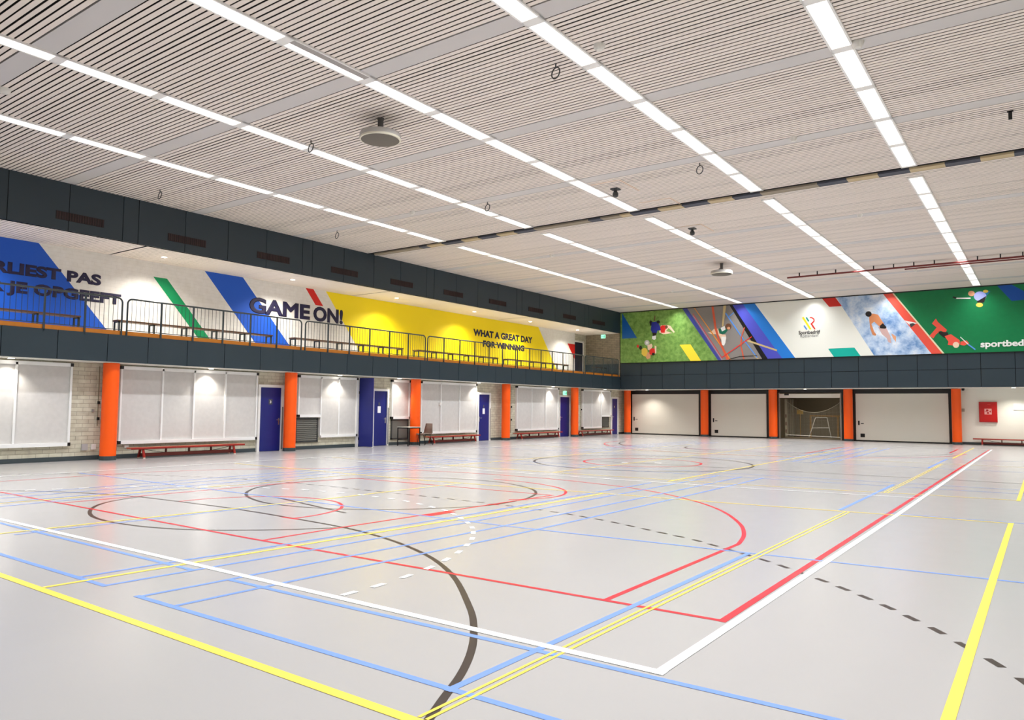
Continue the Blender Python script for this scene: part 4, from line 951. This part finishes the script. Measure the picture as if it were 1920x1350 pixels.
for j in range(26):
    z = 0.22 + 0.07 * j
    a = 0 if z < 1.4 else None
    if z < 1.4: nm_.box(xs0, xs1, YN, YN + 0.003, z - 0.002, z + 0.002)
    else:
        tt = (1 - math.sqrt(max(0, 1 - (2.02 - z) / 0.62))) / 2
        if tt > 0.01:
            nm_.box(xs0, xs0 + (xs1 - xs0) * tt, YN, YN + 0.003, z - 0.002, z + 0.002); nm_.box(xs1 - (xs1 - xs0) * tt, xs1, YN, YN + 0.003, z - 0.002, z + 0.002)
nm_.build('net_mesh', mat('net_cord', (190, 182, 160), 0.8), o)
MB().tube([(xs0 + (xs1 - xs0) * k / 30, YN, sag(k / 30)) for k in range(31)], 0.01, seg=6).build('net_rope', MATS['net_cord'], o, True)
MB().tube([(xs0, YN, 0.2), (xs1, YN, 0.14)], 0.022, seg=6).build('ground_bar', PALE, o, True)
MB().box(xs0 - 0.1, xs1, YN + 0.1, YN + 0.2, 0, 0.1).build('ground_sill', mat('sill_brown', (120, 108, 86), 0.7), o)

# ---------------------------------------------------------------- right part of the far wall
xa, za = ony(1835, 753.5, YW - 0.1); xb, zb2 = ony(1870.5, 792, YW - 0.1)
o = empty('hose_cabinet', ((xa + xb) / 2, YW, za), 'red fire hose cabinet on the white far wall', 'fire cabinet')
RC = mat('cabinet_red', (184, 14, 12), 0.4)
MB().box(xa, xb, YW - 0.10, YW - 0.002, zb2, za).build('cabinet_body', RC, o)
MB().box(xa + 0.03, xb - 0.03, YW - 0.115, YW - 0.10, zb2 + 0.03, za - 0.03).build('door', mat('cabinet_door_red', (196, 18, 14), 0.35), o)
xc_, zc_ = (xa + xb) / 2, (za + zb2) / 2 + 0.02
sg = MB().box(xc_ - 0.14, xc_ + 0.14, YW - 0.12, YW - 0.115, zc_ - 0.13, zc_ + 0.13).build('pictogram', mat('pictogram_pink', (240, 170, 166), 0.5), o)
pg = MB()
for pts in (ell(-.03, .06, .05, .045, 14), [(-.12, .0), (-.02, .0), (-.02, .02), (-.12, .02)], [(-.03, -.02), (.02, -.02), (.04, -.1), (-.05, -.1)], [(.04, .0), (.11, .05), (.11, -.05)]):
    pg.prism([(xc_ + a, YW - 0.1225, zc_ + b) for a, b in pts], (0, 0.002, 0))
pg.build('symbol', RC, sg)
MB().box(xc_ - 0.02, xc_ + 0.1, YW - 0.118, YW - 0.115, za - 0.13, za - 0.11).build('latch', mat('latch_red', (220, 80, 70), 0.4), o)
xa, za = ony(1900, 756, YW); xb, zb2 = ony(1938, 769, YW)
tag(MB().box(xa, xb, YW - 0.03, YW, zb2, za).build('notice_board', PAPER), 'flat white notice frame on the far wall at the right edge', 'notice board')
xa, za = ony(1805.5, 727.5, YW - 0.3)
o = empty('wall_camera', (xa, YW - 0.3, ZB), 'small black camera high beside the last orange pillar', 'camera')
MB().lathe([(0.03, -0.11), (0.055, -0.09), (0.06, -0.05), (0.06, 0.0)], (xa, YW - 0.3, ZB), seg=18).build('camera_body', BLACK, o, True)
MB().box(xa - 0.03, xa + 0.03, YW - 0.28, YW, ZB - 0.05, ZB - 0.02).build('mount', BLACK, o)
xa, za = ony(1806, 769, YW)
tag(MB().box(xa - 0.06, xa + 0.06, YW - 0.05, YW, za - 0.07, za + 0.07).build('switch_box', mat('box_beige', (168, 158, 142), 0.5)), 'small beige switch box right of the last orange pillar', 'switch')

# ---------------------------------------------------------------- gym benches
def gym_bench(y0, y1, x, label, along='y'):
    o = empty('gym_bench', (x, (y0 + y1) / 2, 0) if along == 'y' else ((y0 + y1) / 2, x, 0), label, 'bench', 'low red wooden gym benches')
    def bx(a0, a1, c0, c1, z0, z1, nm, m):
        mb = MB().box(c0, c1, a0, a1, z0, z1) if along == 'y' else MB().box(a0, a1, c0, c1, z0, z1)
        return mb.build(nm, m, o, bevel=0.006)
    bx(y0, y1, x - 0.13, x + 0.13, 0.27, 0.305, 'seat', BENCHW)
    bx(y0, y1, x + (0.13 if along == 'y' else -0.14), x + (0.14 if along == 'y' else -0.13), 0.255, 0.303, 'edge_strip', REDP)
    bx(y0 + 0.35, y1 - 0.35, x - 0.07, x + 0.07, 0.05, 0.14, 'balance_beam', REDD)
    for yy in (y0 + 0.36, y1 - 0.36):
        L = MB()
        for s in (-1, 1):
            p = [(s * 0.05, 0.27), (s * 0.09, 0.27), (s * 0.17, 0.03), (s * 0.13, 0.03)]
            if along == 'y': L.prism([(x + a, yy - 0.03, b) for a, b in p], (0, 0.06, 0))
            else: L.prism([(yy - 0.03, x + a, b) for a, b in p], (0.06, 0, 0))
        L.build('leg', REDP, o)
        for s in (-1, 1):
            cx, cy = (x + s * 0.15, yy) if along == 'y' else (yy, x + s * 0.15)
            MB().lathe([(0.03, 0.0), (0.03, 0.03)], (cx, cy, 0), seg=12).build('rubber_foot', mat('foot_cream', (214, 200, 186), 0.6), o, True)
    for k in range(1, 4):
        yy = y0 + 0.36 + (y1 - y0 - 0.72) * k / 4
        bx(yy - 0.02, yy + 0.02, x - 0.03, x + 0.03, 0.115, 0.27, 'strut', REDD)
    for a, b in ((0, 1), (3, 4)):
        ya_ = y0 + 0.36 + (y1 - y0 - 0.72) * a / 4; yb2 = y0 + 0.36 + (y1 - y0 - 0.72) * b / 4
        z_ = (0.13, 0.25) if a else (0.25, 0.13)
        P = [(x, ya_, z_[1] if a == 0 else z_[0]), (x, yb2, z_[0] if a == 0 else z_[1])] if along == 'y' else [(ya_, x, 0.25 if a == 0 else 0.13), (yb2, x, 0.13 if a == 0 else 0.25)]
        if along == 'y': P = [(x, ya_, 0.25 if a == 0 else 0.13), (x, yb2, 0.13 if a == 0 else 0.25)]
        MB().tube(P, 0.008, seg=6).build('brace', DKFRAME, o)
XB = -20.42
by = lambda px, py, z=0.3: onx(px, py, XB + 0.13)[0]
gym_bench(by(246, 838), by(459, 832), XB, 'low red gym bench under the widest grey panel, nearest one')
gym_bench(by(803, 820), by(901, 816), XB, 'low red gym bench right of the grey chair')
gym_bench(by(970, 814), by(1055, 812), XB, 'low red gym bench ending before the exit sign door')
gym_bench(by(1086, 811), by(1151, 809), XB, 'farthest low red gym bench on the left side')
xa = ony(1824, 820, YW - 0.4)[0]
gym_bench(xa, xa + 3.7, YW - 0.28, 'low red gym bench before the white far wall at the right edge', 'x')

# ---------------------------------------------------------------- small table and chair
XT1 = -19.72; XT0 = XT1 - 0.6
ya = onx(766, 800, XT1)[0]; yb_ = onx(789, 800, XT1)[0]; zt = onx(777, 800.5, XT1)[1]
ya0 = ya
o = empty('side_table', ((XT0 + XT1) / 2, (ya + yb_) / 2, 0), 'small black steel table with a pale top before the dark hatch', 'table')
yb2 = yb_
MB().box(XT0, XT1, ya, yb2, zt - 0.025, zt).build('tabletop', mat('tabletop_pale', (206, 200, 188), 0.4), o, bevel=0.004)
MB().box(XT0 + 0.02, XT1 - 0.01, ya + 0.01, yb2 - 0.01, zt - 0.06, zt - 0.025).build('apron', BLACK, o)
for x in (XT0 + 0.03, XT1 - 0.03):
    for yy in (ya + 0.02, yb2 - 0.02): MB().box(x - 0.015, x + 0.015, yy - 0.015, yy + 0.015, 0, zt - 0.05).build('leg', BLACK, o)
MB().box(XT0 + 0.03, XT1 - 0.03, ya + 0.01, ya + 0.03, 0.22, 0.25).build('stretcher', BLACK, o)
# shell chair with arms, turned towards the table
cy = onx(797, 815, -19.95)[0]; cx = -19.98
o = empty('shell_chair', (cx, cy, 0), 'brown grey shell chair beside the small black table', 'chair')
SH = mat('chair_shell', (112, 98, 88), 0.5)
prof = [(-0.24, 0.40), (-0.20, 0.425), (0.0, 0.415), (0.15, 0.42), (0.21, 0.46), (0.25, 0.60), (0.29, 0.84)]
shl = MB(); k0 = 0
for j, (a, z) in enumerate(prof):
    wd_ = 0.23 if j < 5 else (0.21 if j == 5 else 0.17)
    for t in range(7):
        u = t / 6 * 2 - 1; shl.v.append((cx + u * wd_, cy + a - (0.03 * u * u if j > 4 else 0), z + (0.03 * u * u if j < 5 else 0)))
for j in range(len(prof) - 1):
    for t in range(6): shl.f.append((j * 7 + t, j * 7 + t + 1, (j + 1) * 7 + t + 1, (j + 1) * 7 + t)); shl.m.append(0)
q = shl.build('seat_shell', SH, o, True); md = q.modifiers.new('thick', 'SOLIDIFY'); md.thickness = 0.012
MB().box(cx - 0.17, cx + 0.17, cy - 0.18, cy + 0.14, 0.43, 0.455).build('seat_cushion', mat('chair_seat', (140, 128, 118), 0.7), o, bevel=0.01)
for s in (-1, 1):
    MB().tube([(cx + s * 0.19, cy - 0.20, 0), (cx + s * 0.17, cy - 0.15, 0.40)], 0.012).build('leg', BLACK, o, True)
    MB().tube([(cx + s * 0.19, cy + 0.28, 0), (cx + s * 0.17, cy + 0.12, 0.40)], 0.012).build('leg', BLACK, o, True)
    MB().tube([(cx + s * 0.17, cy - 0.2, 0.40), (cx + s * 0.17, cy + 0.18, 0.40)], 0.011).build('seat_rail', BLACK, o, True)

# ---------------------------------------------------------------- small wall fittings
def wbox(px, py, w, hh, m, label, name='socket_box', cat='socket', d=0.05):
    y_, z = onx(px, py, XW + d)
    return tag(MB().box(XW, XW + d, y_ - w / 2, y_ + w / 2, z - hh / 2, z + hh / 2).build(name, m, bevel=0.004), label, cat)
wbox(159, 838.5, 0.15, 0.17, mat('box_grey', (176, 174, 174), 0.5), 'grey junction box low on the brick left of the first orange pillar', 'junction_box', 'junction box')
wbox(175.5, 838, 0.12, 0.14, FRAMEW, 'white socket box next to the grey junction box')
wbox(237.5, 837, 0.12, 0.08, FRAMEW, 'small white socket at the left end of the nearest red bench')
wbox(334 - 159, 770, 0.05, 0.08, mat('key_grey', (160, 160, 158), 0.4, 0.5), 'small steel key switch on the brick left of the first pillar', 'key_switch', 'switch')
wbox(826.5, 757.5, 0.07, 0.13, FRAMEW, 'small white lamp holder on the panel frame above the chair', 'emergency_lamp', 'lamp', 0.14)
def rod(px, label, pxb=None, knobs=(755, 785), z0=0.9, X=XW + 0.05):
    y_ = onx(px, 760, X)[0]
    o = empty('wall_rail', (X, y_, z0), label, 'wall rail', 'slim vertical wall rails')
    MB().tube([(X, y_, z0), (X, y_, 2.5)], 0.012, seg=6).build('rail', mat('rail_olive', (128, 124, 100), 0.5), o, True)
    for k in knobs:
        z = onx(px, k, X)[1]; MB().lathe([(0.035, -0.04), (0.035, 0.04)], (X + 0.03, y_, z), seg=12).build('knob', BLACK, o, True)
rod(184, 'slim vertical rail with two black knobs left of the first orange pillar')
rod(958, 'slim vertical rail right of the fourth orange pillar', knobs=(763, 787), z0=0.3)
rod(1089.5, 'slim vertical rail right of the fifth orange pillar', knobs=(768,), z0=0.4)
# soffit lining under the balcony
struct(so, 'trim_left_soffit', None, 'pale soffit strip under the balcony edge', 'soffit')
